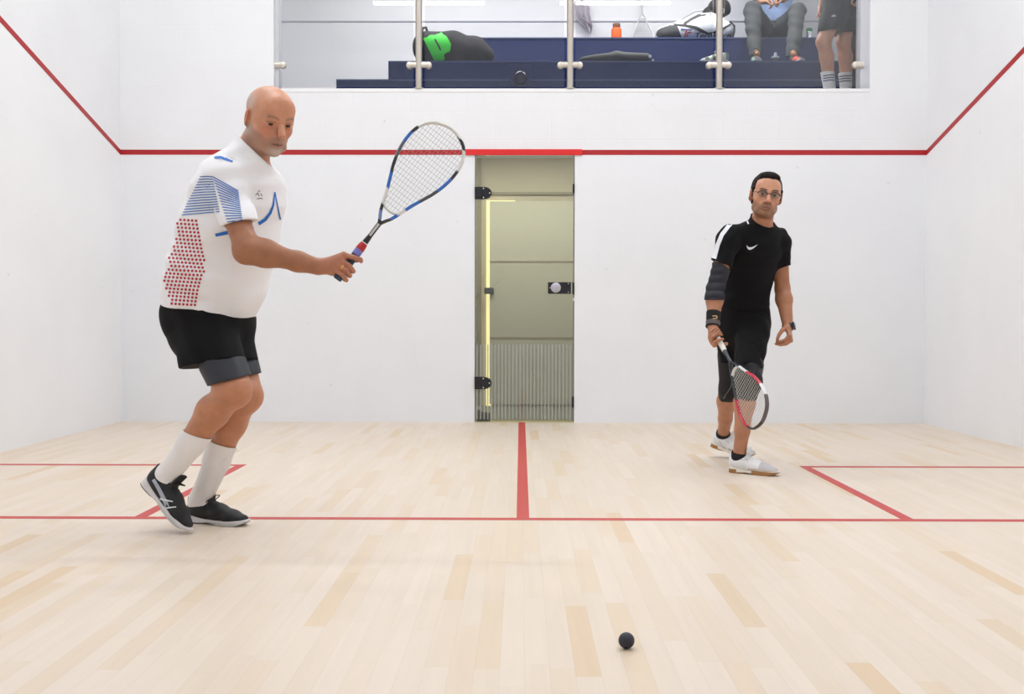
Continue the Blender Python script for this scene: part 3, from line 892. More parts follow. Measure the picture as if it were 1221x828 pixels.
def hand_relaxed(wrist, d, n, t, sc=1.0, curl=1.0):
    """loosely curled hand: d towards fingers, n out of the back of the hand, t towards the thumb"""
    w = A(wrist); d = nrm(d); t = nrm(A(t) - d * np.dot(t, d)); n = nrm(A(n) - d * np.dot(n, d) - t * np.dot(n, t))
    P = lambda x, y, z: w + (d * x + t * y + n * z) * sc
    L = []; ang = [0.55 * curl, 0.75 * curl, 0.5 * curl]
    for i, (y, ln, rr) in enumerate([(-.030, .060, .0075), (-.011, .075, .0083), (.009, .082, .0087), (.029, .074, .0086)]):
        m = P(.085 - .006 * abs(i - 1.6), y * .9, .006)
        L.append(cone(P(.005, y * .45, 0), m, (.013, .0125), (.012, .011), side=t, k=.014))
        th = 0.25 + 0.08 * (3 - i); q = m; rr2 = rr * 1.08
        for j, f in enumerate((.45, .31, .24)):
            th += ang[j]; e = q + (d * math.cos(th) - n * math.sin(th)) * ln * f * sc
            L.append(cone(q, e, rr2, rr2 * .94, k=.005 if j == 0 else .002)); q = e; rr2 *= .94
    b = P(.022, .022, -.008)
    L += [cone(w, b, .017, .015, k=.014), cone(b, P(.050, .042, -.024), .0135, .0112, k=.012), cone(P(.050, .042, -.024), P(.074, .044, -.040), .011, .0098, k=.004), cone(P(.074, .044, -.040), P(.094, .036, -.052), .0098, .0085, k=.002)]
    return L


# ---- shoes
def shoe(parent, heel, fwd, up, L=0.29, colors=None, mats=None, side=1, lift=0.0, name='shoe', toe_bend=0.0):
    """heel = point on the ground line under the heel; fwd, up = sole axes; side=+1: lateral side is +y"""
    f = nrm(fwd); u = nrm(A(up) - f * np.dot(up, f)); l = np.cross(u, f)
    k = L / 0.29
    M3 = np.stack([f, l, u])
    def bend(V):
        V = V.copy()
        if toe_bend:
            x = V[:, 0]; b = np.clip(x - .195, 0, None); V[:, 2] += b * math.sin(toe_bend) + 0 * b; V[:, 0] -= b * (1 - math.cos(toe_bend))
        return V
    def W(V): return A(heel) + (bend(A(V, float)) * k) @ M3
    C = lambda p, q, ra, rb=None, kk=.02, **kw: cone(p, q, ra, rb, (0, 1, 0), kk, **kw)
    up_ = [C((.028, 0, .052), (.075, 0, .058), (.031, .046), (.034, .044)), C((.075, 0, .056), (.145, .002, .044), (.034, .044), (.041, .036)),
           C((.145, .002, .044), (.205, .004, .030), (.041, .036), (.045, .027)), C((.205, .004, .030), (.256, .002, .026), (.045, .027), (.032, .018)),
           C((.050, 0, .06), (.044, 0, .108), (.036, .040), (.034, .040), .02), C((.016, 0, .05), (.006, 0, .112), (.018, .012), (.012, .007), .012),
           C((.106, 0, .080), (.114, 0, .138), (.024, .010), (.023, .008), .008)]
    h = .0028
    g = Grid((-.03, -.07, -.01), (.31, .07, .15), h)
    D = g.field(up_); x, y, z = g.xyz()
    ins = g.field([cone((.052, 0, .075), (.050, 0, .16), (.026, .030), (.029, .033), (0, 1, 0), .004)])
    D = np.maximum(D, -ins); D = np.maximum(D, .012 - z)
    rim = .098 + .10 * np.clip(.055 - x, 0, 1) + 0 * y
    keep = (x > .088) & (np.abs(y) < .030)
    D = np.maximum(D, np.where(keep, z - .148, z - rim)).astype(np.float32)
    V, F = nets(D, g); V = smooth_mesh(V, F, 1, .4)
    cf = colors or (lambda V: np.tile(lin((20, 20, 22)), (len(V), 1)))
    so = np_mesh(name, W(V), F, mats['upper'], parent, col=cf(V))
    # sole
    g = Grid((-.03, -.07, -.012), (.32, .07, .06), h); x, y, z = g.xyz()
    def foot2(dr):
        st = [(.034, .000, .0345), (.095, .002, .033), (.150, .003, .041), (.205, .003, .0475), (.250, .000, .037)]
        D = None
        for (x0, y0, r0), (x1, y1, r1) in zip(st, st[1:]):
            t = np.clip(((x - x0) * (x1 - x0) + (y - y0) * (y1 - y0)) / ((x1 - x0) ** 2 + (y1 - y0) ** 2), 0, 1)
            d = np.sqrt((x - x0 - t * (x1 - x0)) ** 2 + (y - y0 - t * (y1 - y0)) ** 2) - (r0 + (r1 - r0) * t + dr)
            D = d if D is None else np.minimum(D, d)
        return D
    top = .020 + .016 * np.clip((.10 - x) / .10, 0, 1) + .006 * np.clip((x - .22) / .06, 0, 1)
    bot = .006 * np.clip(1 - ((x - .115) / .045) ** 2, 0, 1) + .020 * np.clip((x - .235) / .05, 0, 1) ** 1.6
    D = np.maximum(foot2(.002 + .003 * np.clip(.5 - z / .03, 0, 1)), np.maximum(z - top, bot - z)) + 0 * y
    V, F = nets(D.astype(np.float32), g); V = smooth_mesh(V, F, 1, .4)
    sc = colors_sole[mats['sole_style']](V)
    np_mesh('sole', W(V), F, mats['sole'], so, col=sc)
    # laces
    mb = MB()
    for i, xx in enumerate((.112, .127, .142, .157, .172)):
        zz = .092 - .42 * (xx - .100) + .005
        pts = [W([[xx + .004 * math.sin(t * 2), t * .020, zz - .30 * (abs(t) ** 2) * .022 + .002]])[0] for t in np.linspace(-1, 1, 7)]
        mb.tube(pts, .0028, 8)
    for sy in (-1, 1):
        loop = [W([[.112 + .030 * math.sin(t) * .8, sy * .024 * (1 - math.cos(t)) * .6, .108 + .012 * math.sin(t * 1.0) - .012 * (t / 6.28) * 2]])[0] for t in np.linspace(0, 5.6, 12)]
        mb.tube(loop, .0022, 6)
    mb.build('laces', mats['lace'], so, smooth=True)
    so['_W'] = 0
    del so['_W']
    return so, W


def sole_asics(V):
    c = np.tile(lin((216, 212, 214)), (len(V), 1)); c[(V[:, 2] < .006)] = lin((60, 58, 62)); c[(V[:, 0] > .10) & (V[:, 2] < .012)] = lin((190, 190, 188)); return c


def sole_gum(V):
    c = np.tile(lin((158, 112, 62)), (len(V), 1)); m = (V[:, 2] > .0205) | ((np.abs(V[:, 0] - .10) < .045) & (V[:, 2] > .008)); c[m] = lin((232, 224, 210)); return c


colors_sole = {'bw': sole_asics, 'gum': sole_gum}


# ---- rackets: butt B, axis a, in-plane side v
W_HEAD = [(.255, .004), (.270, .012), (.290, .024), (.320, .036), (.355, .048), (.385, .060), (.415, .073), (.450, .088), (.490, .100), (.530, .107), (.570, .108), (.605, .102), (.635, .088), (.655, .070), (.668, .048), (.677, .022), (.680, 0)]


def racket(name, label, B, a, v, scheme, strings_col, throat=.312):
    B = A(B, float); a = nrm(a); v = nrm(A(v) - a * np.dot(v, a)); n = np.cross(a, v)
    t = thing(name, B, label, 'racket')
    P = lambda s, x, y=0: B + a * s + v * x + n * y
    uu = [p[0] for p in W_HEAD]; ww = [p[1] for p in W_HEAD]
    # resample head outline smoothly
    right = [A([w_, u_, 0.0]) for u_, w_ in W_HEAD]
    R_ = curve_pts(right, 90); R_ = [(max(p[0], 0), p[1]) for p in R_]
    outline = [(x, s) for x, s in R_] + [(-x, s) for x, s in R_[::-1][1:]]
    pts = [P(s, x) for x, s in outline]
    fr = MB(); fr.tube(pts, .0062, 10, flat=(n, 1.75)); nseg = 10
    V = A(fr.v); rel = V - B; S_ = rel @ a; X_ = rel @ v
    f = fr.build('frame', mat('racket_paint', None, 0.25, attr=True, spec=.6), t, smooth=True, col=scheme(S_, X_))
    # throat bridge
    w0 = np.interp(throat, uu, ww)
    mb = MB(); mb.tube([P(throat - .010 * (1 - (q * q)) + .006, q * w0) for q in np.linspace(-1, 1, 9)], .0055, 10, flat=(n, 1.5))
    mb.build('throat_bridge', mat('racket_white', (225, 225, 222), 0.3), t, smooth=True)
    return t, P, n, v, a


def racket_strings(t, P, throat, m, nm=17, nc=19, rad=.00062):
    uu = [p[0] for p in W_HEAD]; ww = [p[1] for p in W_HEAD]
    mb = MB(); s = np.linspace(throat + .012, .667, nc + 1)
    for i in range(nc):
        u_ = s[i] + .006; w_ = np.interp(u_, uu, ww)
        mb.tube([P(u_, -w_, .0006), P(u_, w_, .0006)], rad, 5, cap=False)
    for x in np.linspace(-.096, .096, nm):
        ok = [q for q in np.linspace(throat - .002, .68, 400) if np.interp(q, uu, ww) >= abs(x)]
        if len(ok) > 5: mb.tube([P(ok[0], x, -.0006), P(ok[-1], x, -.0006)], rad, 5, cap=False)
    return mb.build('strings', m, t)


M_skin1 = mat('skin_tanned', None, 0.44, attr=True, bump=(260, 0.12, 0.002), spec=0.5, sss=0.08, mottle=0.09)
M_eye = mat('eyeball', None, 0.12, attr=True)
M_col = mat('painted_by_area', None, 0.6, attr=True)


def skin_head_color(V, H, c, base, o):
    """c: colours so far; paints face areas from head-local position. o: options"""
    s, f, u = H.loc(V)
    m = (np.abs(s) < .12) & (np.abs(f) < .13) & (u > -.135) & (u < .15)
    def mix(mask, col):
        mk = (mask * m)[:, None]; c[:] = c * (1 - mk) + lin(col) * mk
    def g(s0, f0, u0, rs, rf, ru): return np.exp(-(((np.abs(s) - s0) / rs) ** 2 + ((f - f0) / rf) ** 2 + ((u - u0) / ru) ** 2))
    front = ss(.0, .05, f)
    mix(ss(-.13, -.10, u) * 0.85, o['face'])
    mix(g(.045, .07, -.03, .022, .04, .022) * .45, o['cheek']); mix(g(0, .11, -.035, .018, .03, .018) * .45, o['cheek'])
    mix(g(.033, .085, -.012, .016, .03, .008) * .35, o['eyebag'])
    mix(g(.085, -.01, 0, .012, .03, .03) * .5, o['cheek'])
    # stubble / beard
    n = np.sin(V[:, 0] * 910) * np.sin(V[:, 1] * 870) * np.sin(V[:, 2] * 990) * .25
    jawline = np.clip(1 - ss(-.052, -.030, u + .35 * (f - .06) * (f < .06)), 0, 1) * ss(-.015, .015, f + .010) * ss(-.135, -.115, u)
    cheekcut = 1 - g(.035, .075, -.045, .018, .05, .016) * .9
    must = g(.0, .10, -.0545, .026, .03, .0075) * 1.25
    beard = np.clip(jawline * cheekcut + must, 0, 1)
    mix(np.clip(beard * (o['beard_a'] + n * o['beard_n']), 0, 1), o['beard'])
    mix(g(0, .085, -.098, .022, .03, .016) * o.get('chin_a', 0), o.get('chin', o['beard']))
    mix(g(.0, .10, -.0685, .021, .03, .0062) * .85, o['lip'])
    mix((np.abs(u + .0692) < .0016) * (np.abs(s) < .020) * (f > .07) * .8, (70, 36, 30))
    # short cropped hair on the skull
    if 'hair' in o:
        ring = ss(-.02, .02, -(f - .018)) * (1 - ss(.072, .076, np.abs(s)) * (np.abs(f + .010) < .030) * (np.abs(u + .006) < .034)) * ss(-.075, -.05, u) * (1 - ss(.052, .092, u - .10 * np.clip(-f, 0, 1)))
        mix(np.clip(ring * (o['hair_a'] + n), 0, 1), o['hair'])
    # eyebrows
    bx = np.abs(s)
    arch = .0195 + .006 * np.sin(np.clip((bx - .012) / .040, 0, 1) * 2.4)
    eb = ss(.010, .014, bx) * (1 - ss(.046, .053, bx)) * np.exp(-((u - arch) / .0042) ** 2) * (f > .045)
    mix(np.clip(eb * o['brow_a'], 0, 1), o['brow'])
    # lid line
    ly = .0040 + .0022 * np.cos(np.clip((bx - .0325) / .014, -1, 1) * 1.5)
    ll = (np.abs(bx - .0325) < .0155) * np.exp(-((u - ly) / .0014) ** 2) * (f > .055)
    mix(ll * .85, (56, 34, 28))
    return c


# ================================================================== PLAYER IN WHITE
YA = -4.5
p1 = thing('person', at(247, 632, YA)[:2].tolist() + [0.0], 'bald player in white shirt with red dots and black shorts, lunging with his racket out', 'person')
F1 = nrm(A([.80, -.60, 0])); L1 = A([.60, .80, 0])
a_ = at
B1 = []                                            # body prims
T1 = [((247, 372, -4.50), .160, .142), ((258, 330, -4.53), .170, .172), ((274, 275, -4.58), .172, .150), ((285, 228, -4.63), .165, .120), ((292, 202, -4.655), .110, .075)]
for (p, ra, rb), (q, rc, rd) in zip(T1, T1[1:]): B1.append(cone(a_(*p), a_(*q), (ra, rb), (rc, rd), L1, .04))
neck0, neck1 = a_(297, 192, -4.665), a_(312, 158, -4.69)
B1 += [cone(neck0, neck1, .066, .058, L1, .03), cone(a_(298, 198, -4.66), a_(268, 206, -4.75), .045, .045, L1, .03), cone(a_(298, 198, -4.66), a_(308, 216, -4.48), .045, .045, L1, .03)]
shR, elR, wrR = a_(266, 214, -4.76), a_(295, 297, -4.86), a_(379, 318, -4.87)
B1 += [ell(shR, (.060, .058, .060), None, .04), cone(shR, elR, .053, .043, k=.03), cone(elR, elR + (wrR - elR) * .25, (.042, .042), (.0445, .044), k=.035),
       cone(elR + (wrR - elR) * .25, elR + (wrR - elR) * .72, (.0445, .044), (.033, .034), k=.035), cone(elR + (wrR - elR) * .72, wrR, (.034, .036), (.026, .029), side=(0, 1, 0), k=.02),
       ell(elR + A([-.008, .0, -.014]), (.034, .034, .034), None, .03)]
shL, elL, wrL = a_(309, 222, -4.45), a_(296, 292, -4.34), a_(276, 326, -4.50 + .30)
B1 += [cone(shL, elL, .048, .040, k=.03), cone(elL, wrL, .042, .027, k=.02)]
B1 += hand_relaxed(wrL, wrL - elL, (0, 1, .2), (0, 0, 1))
# racket pose
RB = a_(401.5, 333.5, -4.865); RT = a_(536.5, 156.5, -4.80); RA = nrm(RT - RB)
RV = nrm(np.cross(RA, A([0.05, -1, 0.02])) * -1)   # towards the lower right
if RV[0] < 0: RV = -RV
RN = np.cross(RV, RA)
if RN[1] > 0: RN = -RN
B1h = hand_grip(RB, RA, RV, RN, wrR)
B1 += B1h
# legs
heelL = A([*at(297, 628, -4.46)[:2], 0]) - nrm(A([.93, -.36, 0])) * .285
toeR = A([*a_(224, 637, -4.62)[:2], .006])
fR = nrm(a_(226, 637, -4.63) - a_(172, 574, -4.53)); uR = nrm(A([.80, -.12, .58])); uR = nrm(uR - fR * np.dot(uR, fR))
heelR = toeR - fR * .283 - uR * .008
fL = nrm(A([.93, -.36, 0])); uL = A([0, 0, 1.0])
inR = lambda x, z: heelR + fR * x + uR * z
inL = lambda x, z: heelL + fL * x + uL * z
hpR, knR, anR = a_(243, 380, -4.57), a_(279, 466, -4.74), inR(.055, .095)
hpL, knL, anL = a_(264, 382, -4.44), a_(293, 472, -4.60), inL(.055, .095)
for hp, kn, an in ((hpR, knR, anR), (hpL, knL, anL)):
    back = nrm(np.cross(kn - an, L1)); back = -back if back[0] > 0 else back
    cf = kn + (an - kn) * .28 + back * .016
    B1 += [cone(hp, kn, .098, .063, k=.04), ell(kn + A([.014, -.010, -.004]), (.043, .043, .050), None, .022), cone(kn, cf, .054, .058, k=.03), cone(cf, kn + (an - kn) * .62 + back * .006, .058, .045, k=.03),
           cone(kn + (an - kn) * .62, an, .044, .036, k=.02)]
B1 += [ell(a_(250, 384, -4.5), (.15, .15, .12), None, .05), ell(a_(226, 381, -4.52), (.075, .09, .075), None, .05)]
ftR, ftL = inR(.10, .05), inL(.10, .05)
B1 += [cone(anR, ftR, .033, .026, k=.02), cone(anL, ftL, .033, .026, k=.02)]
H1 = head_frame(a_(321.5, 141.5, -4.70), (.62, -.79), math.radians(22), math.radians(0), 1.05)
B1 += head_prims(H1, nose=1.6, jaw=1.0, fat=.004, eye_h=.0054, eye_u=-.0028, dome=.93, crease=1.0)
o1 = dict(face=(208, 146, 114), cheek=(206, 120, 92), eyebag=(160, 98, 76), beard=(128, 112, 104), beard_a=.5, beard_n=1.1, chin=(214, 206, 198), chin_a=.55, lip=(132, 66, 56),
          hair=(190, 182, 178), hair_a=.58, brow=(120, 96, 82), brow_a=.7)


def col1(V):
    c = np.tile(lin((198, 140, 108)), (len(V), 1))
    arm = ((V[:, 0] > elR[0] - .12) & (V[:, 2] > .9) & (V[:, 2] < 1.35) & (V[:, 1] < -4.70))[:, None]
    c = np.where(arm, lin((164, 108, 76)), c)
    leg = (V[:, 2] < .85)[:, None]; c = np.where(leg, lin((190, 128, 94)), c)
    hand = ss(wrR[0] - .02, wrR[0] + .04, V[:, 0])[:, None]; c = c * (1 - hand) + lin((180, 118, 90)) * hand
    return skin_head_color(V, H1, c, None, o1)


lo, hi = box_of(B1, .01)
fine1 = [(H1.o - A([.12, .14, .14]), H1.o + A([.13, .13, .16]), .0021), (np.minimum(RB, wrR) - A([.01, .05, .05]), RB + A([.10, .045, .13]), .0022), (A([lo[0], -4.9, .02]), A([lo[0], -4.9, .75]), .0034)]
body1 = body_mesh('body', B1, lo, hi, .0045, fine1, M_skin1, p1, col1)
for s in (-1, 1): eye_mesh(H1, s, M_eye, p1, (.10, 1, -.35), iris_r=.80, white=(150, 118, 104))

# ---- shirt
def folds1(x, y, z):
    back = np.exp(-((x - (shR[0] - .16)) / .12) ** 2) * np.exp(-((z - 1.0) / .12) ** 2)
    low = np.exp(-((z - (hemB[2] + .05)) / .05) ** 2)
    q = .0055 * back * np.sin(95 * z + 22 * x + 2 * np.sin(10 * x)) + .005 * low * np.sin(46 * x - 40 * z + 2 * np.sin(12 * x)) + .005 * np.sin(22 * x + 30 * z + 1.5 * np.sin(8 * z)) * np.sin(7 * z - 6 * x) + .0035 * np.sin(34 * z + 9 * x + 2.2 * np.sin(7 * x + 3 * y)) * np.sin(6 * x - 5 * z + 1.0) + .0025 * np.sin(58 * z - 26 * x + 3 * np.sin(9 * z))
    return q * (1 + 0 * y)


TS = [(infl(p, .022), p) for p in B1[:4]]
SH = [infl(p, .021) for p in B1[:4]]
hemA, hemB, hemC = a_(188, 362.5, -4.5), a_(303, 381, -4.55), a_(255, 371.5, -4.3)
SH.append(cone(a_(247, 372, -4.50), a_(244, 392, -4.49), (.178, .160), (.176, .158), L1, .03))
SH += [cone(a_(299, 201, -4.66), a_(268, 212, -4.75), .058, .062, k=.03), cone(a_(299, 201, -4.66), a_(309, 218, -4.48), .056, .056, k=.03), infl(B1[4], .012)]
SH += [cone(a_(265, 212, -4.755), a_(289, 268, -4.825), (.073, .070), (.063, .060), k=.025, cap=False)]
SH += [cone(shL, shL + (elL - shL) * .7, .062, .060, k=.025)]
hemn = nrm(np.cross(hemB - hemA, hemC - hemA)); hemn = -hemn if hemn[2] > 0 else hemn
colc = a_(305, 181, -4.67); coln = nrm(CR * 34 * 0 + CR * .69 + CU * .72)
colr = plane(colc, coln)
slA, slB = a_(270, 268.5, -4.8), a_(307, 262.5, -4.85)
slN = nrm(np.cross(slB - slA, A([.1, 1, -.05]))); slN = -slN if slN[2] > 0 else slN
# build torso and sleeve separately so each keeps its own hem
torsoP = [p for i, p in enumerate(SH) if i != 8]
shirt_lo, shirt_hi = box_of(SH, .01)


def shirt1():
    h = .0038
    g = Grid(shirt_lo, shirt_hi, h); x, y, z = g.xyz()
    D = g.field(torsoP)
    D = np.minimum(D, g.field([p for p in B1[:8]]) - .009)
    hp_, hn = hemA, hemn
    D = np.maximum(D, (x - hp_[0]) * hn[0] + (y - hp_[1]) * hn[1] + (z - hp_[2]) * hn[2])
    S_ = g.field([SH[8]])
    S_ = np.maximum(S_, (x - slA[0]) * slN[0] + (y - slA[1]) * slN[1] + (z - slA[2]) * slN[2])
    kk = .018; m = np.minimum(D, S_); hh = np.maximum(kk - np.abs(D - S_), 0) / kk; D = m - hh * hh * kk * .25
    D = D + folds1(x, y, z).astype(np.float32)
    D = np.maximum(D, (x - colc[0]) * coln[0] + (y - colc[1]) * coln[1] + (z - colc[2]) * coln[2])
    bd = g.field([p for p in B1 if p.grp != 'head' and p not in B1h])
    D = np.maximum(D, -(bd - .002))
    V, F = nets(D.astype(np.float32), g); V = smooth_mesh(V, F, 2, .4)
    return np_mesh('shirt', V, F, mat('white_jersey', (246, 245, 248), 0.75, bump=(700, .15, .001), sheen=.1), p1)


shirt = shirt1()
bv = surface_of([shirt])
M_blue = mat('print_blue', (26, 112, 204), 0.6); M_bl2 = mat('print_blue_lines', (74, 124, 196), 0.6); M_rdot = mat('print_red', (186, 28, 46), 0.6)
mb = MB()
decal_strip(mb, bv, [(251, 188.5), (263, 188), (270, 190.5), (277.5, 193)], [2.2, 3.2, 3.0, 2.2], mi=0)
decal_strip(mb, bv, [(308, 267), (316, 262), (322, 254), (325.5, 245), (327.5, 229)], [4.2, 3.8, 3.2, 2.4, 1.2], mi=0)
decal_strip(mb, bv, [(327.5, 229), (330.5, 245), (334, 262)], [1.2, 1.5, 1.8], mi=0, step=1)
decal_strip(mb, bv, [(257, 280.5), (264, 279), (273, 277)], [3.6, 4, 4.4], mi=0)
mb.build('print_stripes', M_blue, shirt)
mb = MB()
for i in range(15):                                  # fine blue lines on the back panel
    t = i / 14; y = 211 + 44 * t
    xl = np.interp(y, [211, 225, 240, 262], [239, 232, 224, 214]); xr = np.interp(y, [211, 255], [254, 262])
    decal_strip(mb, bv, [(xl, y + 1.5 * t), ((xl + xr) / 2, y - .6), (xr, y - 2.6 * t + (4 if t > .8 else 0) * 0)], 1.25, mi=0, step=2)
for i in range(16):                                  # and slanting on the sleeve
    t = i / 15; x0 = 254 + 17 * t; y0 = 211 + 54 * t
    x1 = 284 + 5 * t; y1 = 228 + 34 * t
    decal_strip(mb, bv, [(x0, y0), (x1, y1)], 1.25, step=2)
mb.build('print_fine_lines', M_bl2, shirt)
mb = MB()
for j in range(24):
    y = 262 + j * 4.55
    xl = np.interp(y, [262, 300, 325, 345, 365], [211, 199, 194, 199, 206]); xr = np.interp(y, [262, 285, 305, 335, 365], [234, 242, 246, 241, 232])
    for i in range(14):
        x = xl + (i + (.5 if j % 2 else 0)) * 4.6
        if x > xr or y > 365: continue
        decal_disc(mb, bv, x, y + .06 * (x - xl), 1.6)
mb.build('print_dots', M_rdot, shirt)
mb = MB()
for s_, w_ in (([(304.5, 233), (307, 230), (309, 234)], .9), ([(306, 237.5), (309.5, 236.5), (313, 237)], 1.0), ([(307.5, 229), (309.5, 227)], .8), ([(310.5, 231), (312.5, 234)], .8)):
    decal_strip(mb, bv, s_, w_, step=1)
mb.build('chest_crest', mat('crest_grey', (120, 100, 110), .6), shirt)

# ---- shorts
M_black_cloth = mat('black_cloth', (9, 9, 12), 0.85, bump=(500, .2, .001), spec=.25)
M_lycra = mat('dark_lycra', (31, 34, 44), 0.55, bump=(600, .1, .001))
def folds_s(x, y, z): return (.003 * np.sin(26 * x + 8 * z + 2 * np.sin(9 * z)) * np.sin(12 * z + 3) + .0025 * np.sin(60 * x + 30 * z)) * (1 + 0 * y)


SO = [cone(a_(248, 372, -4.5), a_(250, 392, -4.5), (.160, .146), (.168, .155), L1, .04),
      cone(a_(243, 385, -4.575), a_(248, 437, -4.66), (.118, .105), (.101, .096), k=.035, cap=False),
      cone(a_(266, 388, -4.45), a_(281, 436, -4.56), (.11, .10), (.090, .085), k=.02, cap=False)]
sn = nrm(np.cross(a_(308, 428, -4.6) - a_(222, 442, -4.6), A([0, 1, -.10]))); sn = -sn if sn[2] > 0 else sn
wn_ = nrm(hemn * -1)
nonhead = [p for p in B1 if p.grp != 'head' and p not in B1h]
cloth('shorts', SO, M_black_cloth, p1, h=.004, planes=[plane(a_(222, 441, -4.6), sn), plane(hemA + A([0, 0, .012]), wn_)], body=nonhead, fold=folds_s, fit=[p for p in B1 if p not in B1h and p.grp != 'head' and p.b[2] < 1.0 and p.a[2] > .58 and p.a[2] < 1.0 and p.a[1] < -4.4 and max(p.ra if p.ell is None else p.ell[0]) > .058], fit_t=.012)
for hp, kn, dz, nm in ((hpR, knR, 0, 'R'), (hpL, knL, 0, 'L')):
    d = nrm(kn - hp); tp = kn - d * .055 if nm == 'R' else kn - d * .085
    e = a_(278, 453, -4.7) if nm == 'R' else a_(304, 446.5, -4.6)
    nn = nrm(d + A([.0, 0, -.9]))
    nn = nrm(np.cross(a_(300, 447.5, -4.7) - a_(257, 459, -4.7), A([0, 1, 0]))); nn = -nn if nn[2] > 0 else nn
    cloth('compression_short', [cone(hp + (kn - hp) * .35, kn + d * .02, .094, .076, k=.02)], M_lycra, p1, h=.0035, planes=[plane(e, nn), plane(hp + (kn - hp) * .60, -d), plane(a_(222, 439.5, -4.6), -sn)], body=nonhead)

# ---- socks
M_sock = mat('white_sock', (243, 240, 240), 0.85, bump=(300, .25, .001))
for kn, an, top, nm in ((knR, anR, ((220, 510.5, -4.6), (253, 527.5, -4.7)), 'R'), (knL, anL, ((250, 527, -4.55), (277, 536, -4.55)), 'L')):
    back = nrm(np.cross(kn - an, L1)); back = -back if back[0] > 0 else back
    cf = kn + (an - kn) * .28 + back * .016
    P_ = [cone(kn, cf, .065, .0655, k=.03), cone(cf, kn + (an - kn) * .62 + back * .006, .0655, .0515, k=.03), cone(kn + (an - kn) * .62, an + (an - kn) * .06, .050, .043, k=.02),
          cone(an, (ftR if nm == 'R' else ftL), .038, .029, k=.02)]
    A0, A1 = a_(*top[0]), a_(*top[1])
    nn = nrm(np.cross(A1 - A0, A([0.0, 1, 0.0]))); nn = nn if nn[2] > 0 else -nn
    dd = nrm(kn - an); sd = nrm(np.cross(dd, A([0, 1, 0.0]))); sd2 = np.cross(dd, sd)
    def rib(x, y, z, an=an, sd=sd, sd2=sd2):
        u = (x - an[0]) * sd[0] + (y - an[1]) * sd[1] + (z - an[2]) * sd[2]; v = (x - an[0]) * sd2[0] + (y - an[1]) * sd2[1] + (z - an[2]) * sd2[2]
        return .0012 * np.sin(np.arctan2(u, v) * 40)
    cloth('sock', P_, M_sock, p1, h=.003, planes=[plane(A0, nn)], body=nonhead, gap=.0015, fold=rib if nm == 'L' else None, smooth=1)

# ---- shoes
M_shoe = mat('shoe_upper', None, 0.6, attr=True, bump=(400, .2, .001)); M_sole = mat('shoe_sole', None, 0.5, attr=True)
M_lace_b = mat('black_lace', (24, 24, 26), .8); M_lace_w = mat('white_lace', (228, 228, 228), .8)


def colA(V):
    c = np.tile(lin((14, 14, 18)), (len(V), 1)); return c


sm = dict(upper=M_shoe, sole=M_sole, lace=M_lace_b, sole_style='bw')
sL, WL = shoe(p1, heelL, (.93, -.36, 0.0), (0, 0, 1), .285, colA, sm)
sR, WR = shoe(p1, heelR, fR, uR, .29, colA, sm)
bv = surface_of([sR] + list(sR.children)[:1])
mb = MB()
decal_strip(mb, bv, [(183, 572), (190, 584), (198, 600), (203, 616)], [4, 4.5, 5, 5.5], mi=0)
decal_strip(mb, bv, [(184, 592), (194, 596), (206, 598.5)], [2.4, 2, 1.2], mi=1)
decal_strip(mb, bv, [(191, 606), (199, 606), (210, 605)], [1.8, 1.8, 1.2], mi=1)
decal_strip(mb, bv, [(194, 608), (196, 614), (200, 618)], [2.2, 2.2, 2.2], mi=0)
mb.build('side_stripes', [mat('stripe_grey', (168, 176, 188), .5), mat('stripe_white', (225, 228, 232), .5)], sR)

# ring and racket
rc = RB + RA * .044 + RV * .004 + RN * .0335
rg = MB(); rg.lathe([(0.0105, -.002), (.0112, -.002), (.0112, .002), (.0105, .002)], RB + RA * .044 + RV * -.006 + RN * .027, axis=RV, seg=20)
rg.build('ring', mat('gold', (212, 170, 90), .25, .9), p1, smooth=True)


def scheme1(S, X):
    c = np.tile(lin((226, 226, 222)), (len(S), 1))
    def z(m, col): c[m] = lin(col)
    K = (28, 30, 36); BL = (30, 104, 196)
    l = X < 0
    z(S < .315, K); z(l & (S > .262) & (S < .292), (110, 140, 190)); z(~l & (S > .285) & (S < .315), BL)
    z(l & (S > .37) & (S < .425), BL); z(l & (S > .425) & (S < .475), K); z(l & (S > .475) & (S < .54), (90, 96, 104)); z(l & (S > .54) & (S < .585), BL); z(l & (S > .585) & (S < .612), K)
    z(~l & (S > .345) & (S < .40), BL); z(~l & (S > .40) & (S < .47), (60, 66, 78)); z(~l & (S > .47) & (S < .535), BL); z(~l & (S > .535) & (S < .57), K)
    z(~l & (S > .642) & (S < .668) & (X > .02), K)
    return c


rk, RP, rn, rv, ra = racket('squash_racket', 'white, blue and black squash racket held out by the bald player in white', RB, RA, RV, scheme1, None)
racket_strings(rk, RP, .312, mat('string_grey', (150, 148, 146), .5))
M_shaft = mat('shaft_black', (30, 31, 36), .3)
sb = MB().tube([RP(.165, 0), RP(.20, 0), RP(.262, 0)], [.0115, .0085, .0088], 12, flat=(rn, 1.0)).build('shaft', M_shaft, rk, smooth=True)
MB().prism([RP(.195, -.004, -.0088), RP(.195, .004, -.0088), RP(.248, .0045, -.0088), RP(.248, -.0045, -.0088)], rn * -.0008).build('shaft_label', mat('label_silver', (190, 190, 190), .4), sb)
gr = MB(); gr.tube([RP(0, 0), RP(.004, 0), RP(.02, 0), RP(.06, 0), RP(.135, 0)], [.013, .0165, .0155, .0145, .0145], 12, mi=0, flat=(rn, .85)); gr.build('grip', mat('grip_slate', (62, 78, 96), .8), rk, smooth=True)
MB().tube([RP(.112, 0), RP(.134, 0)], [.0158, .0158], 14, flat=(rn, .85)).build('grip_band', mat('band_violet', (130, 130, 206), .6), rk, smooth=True)
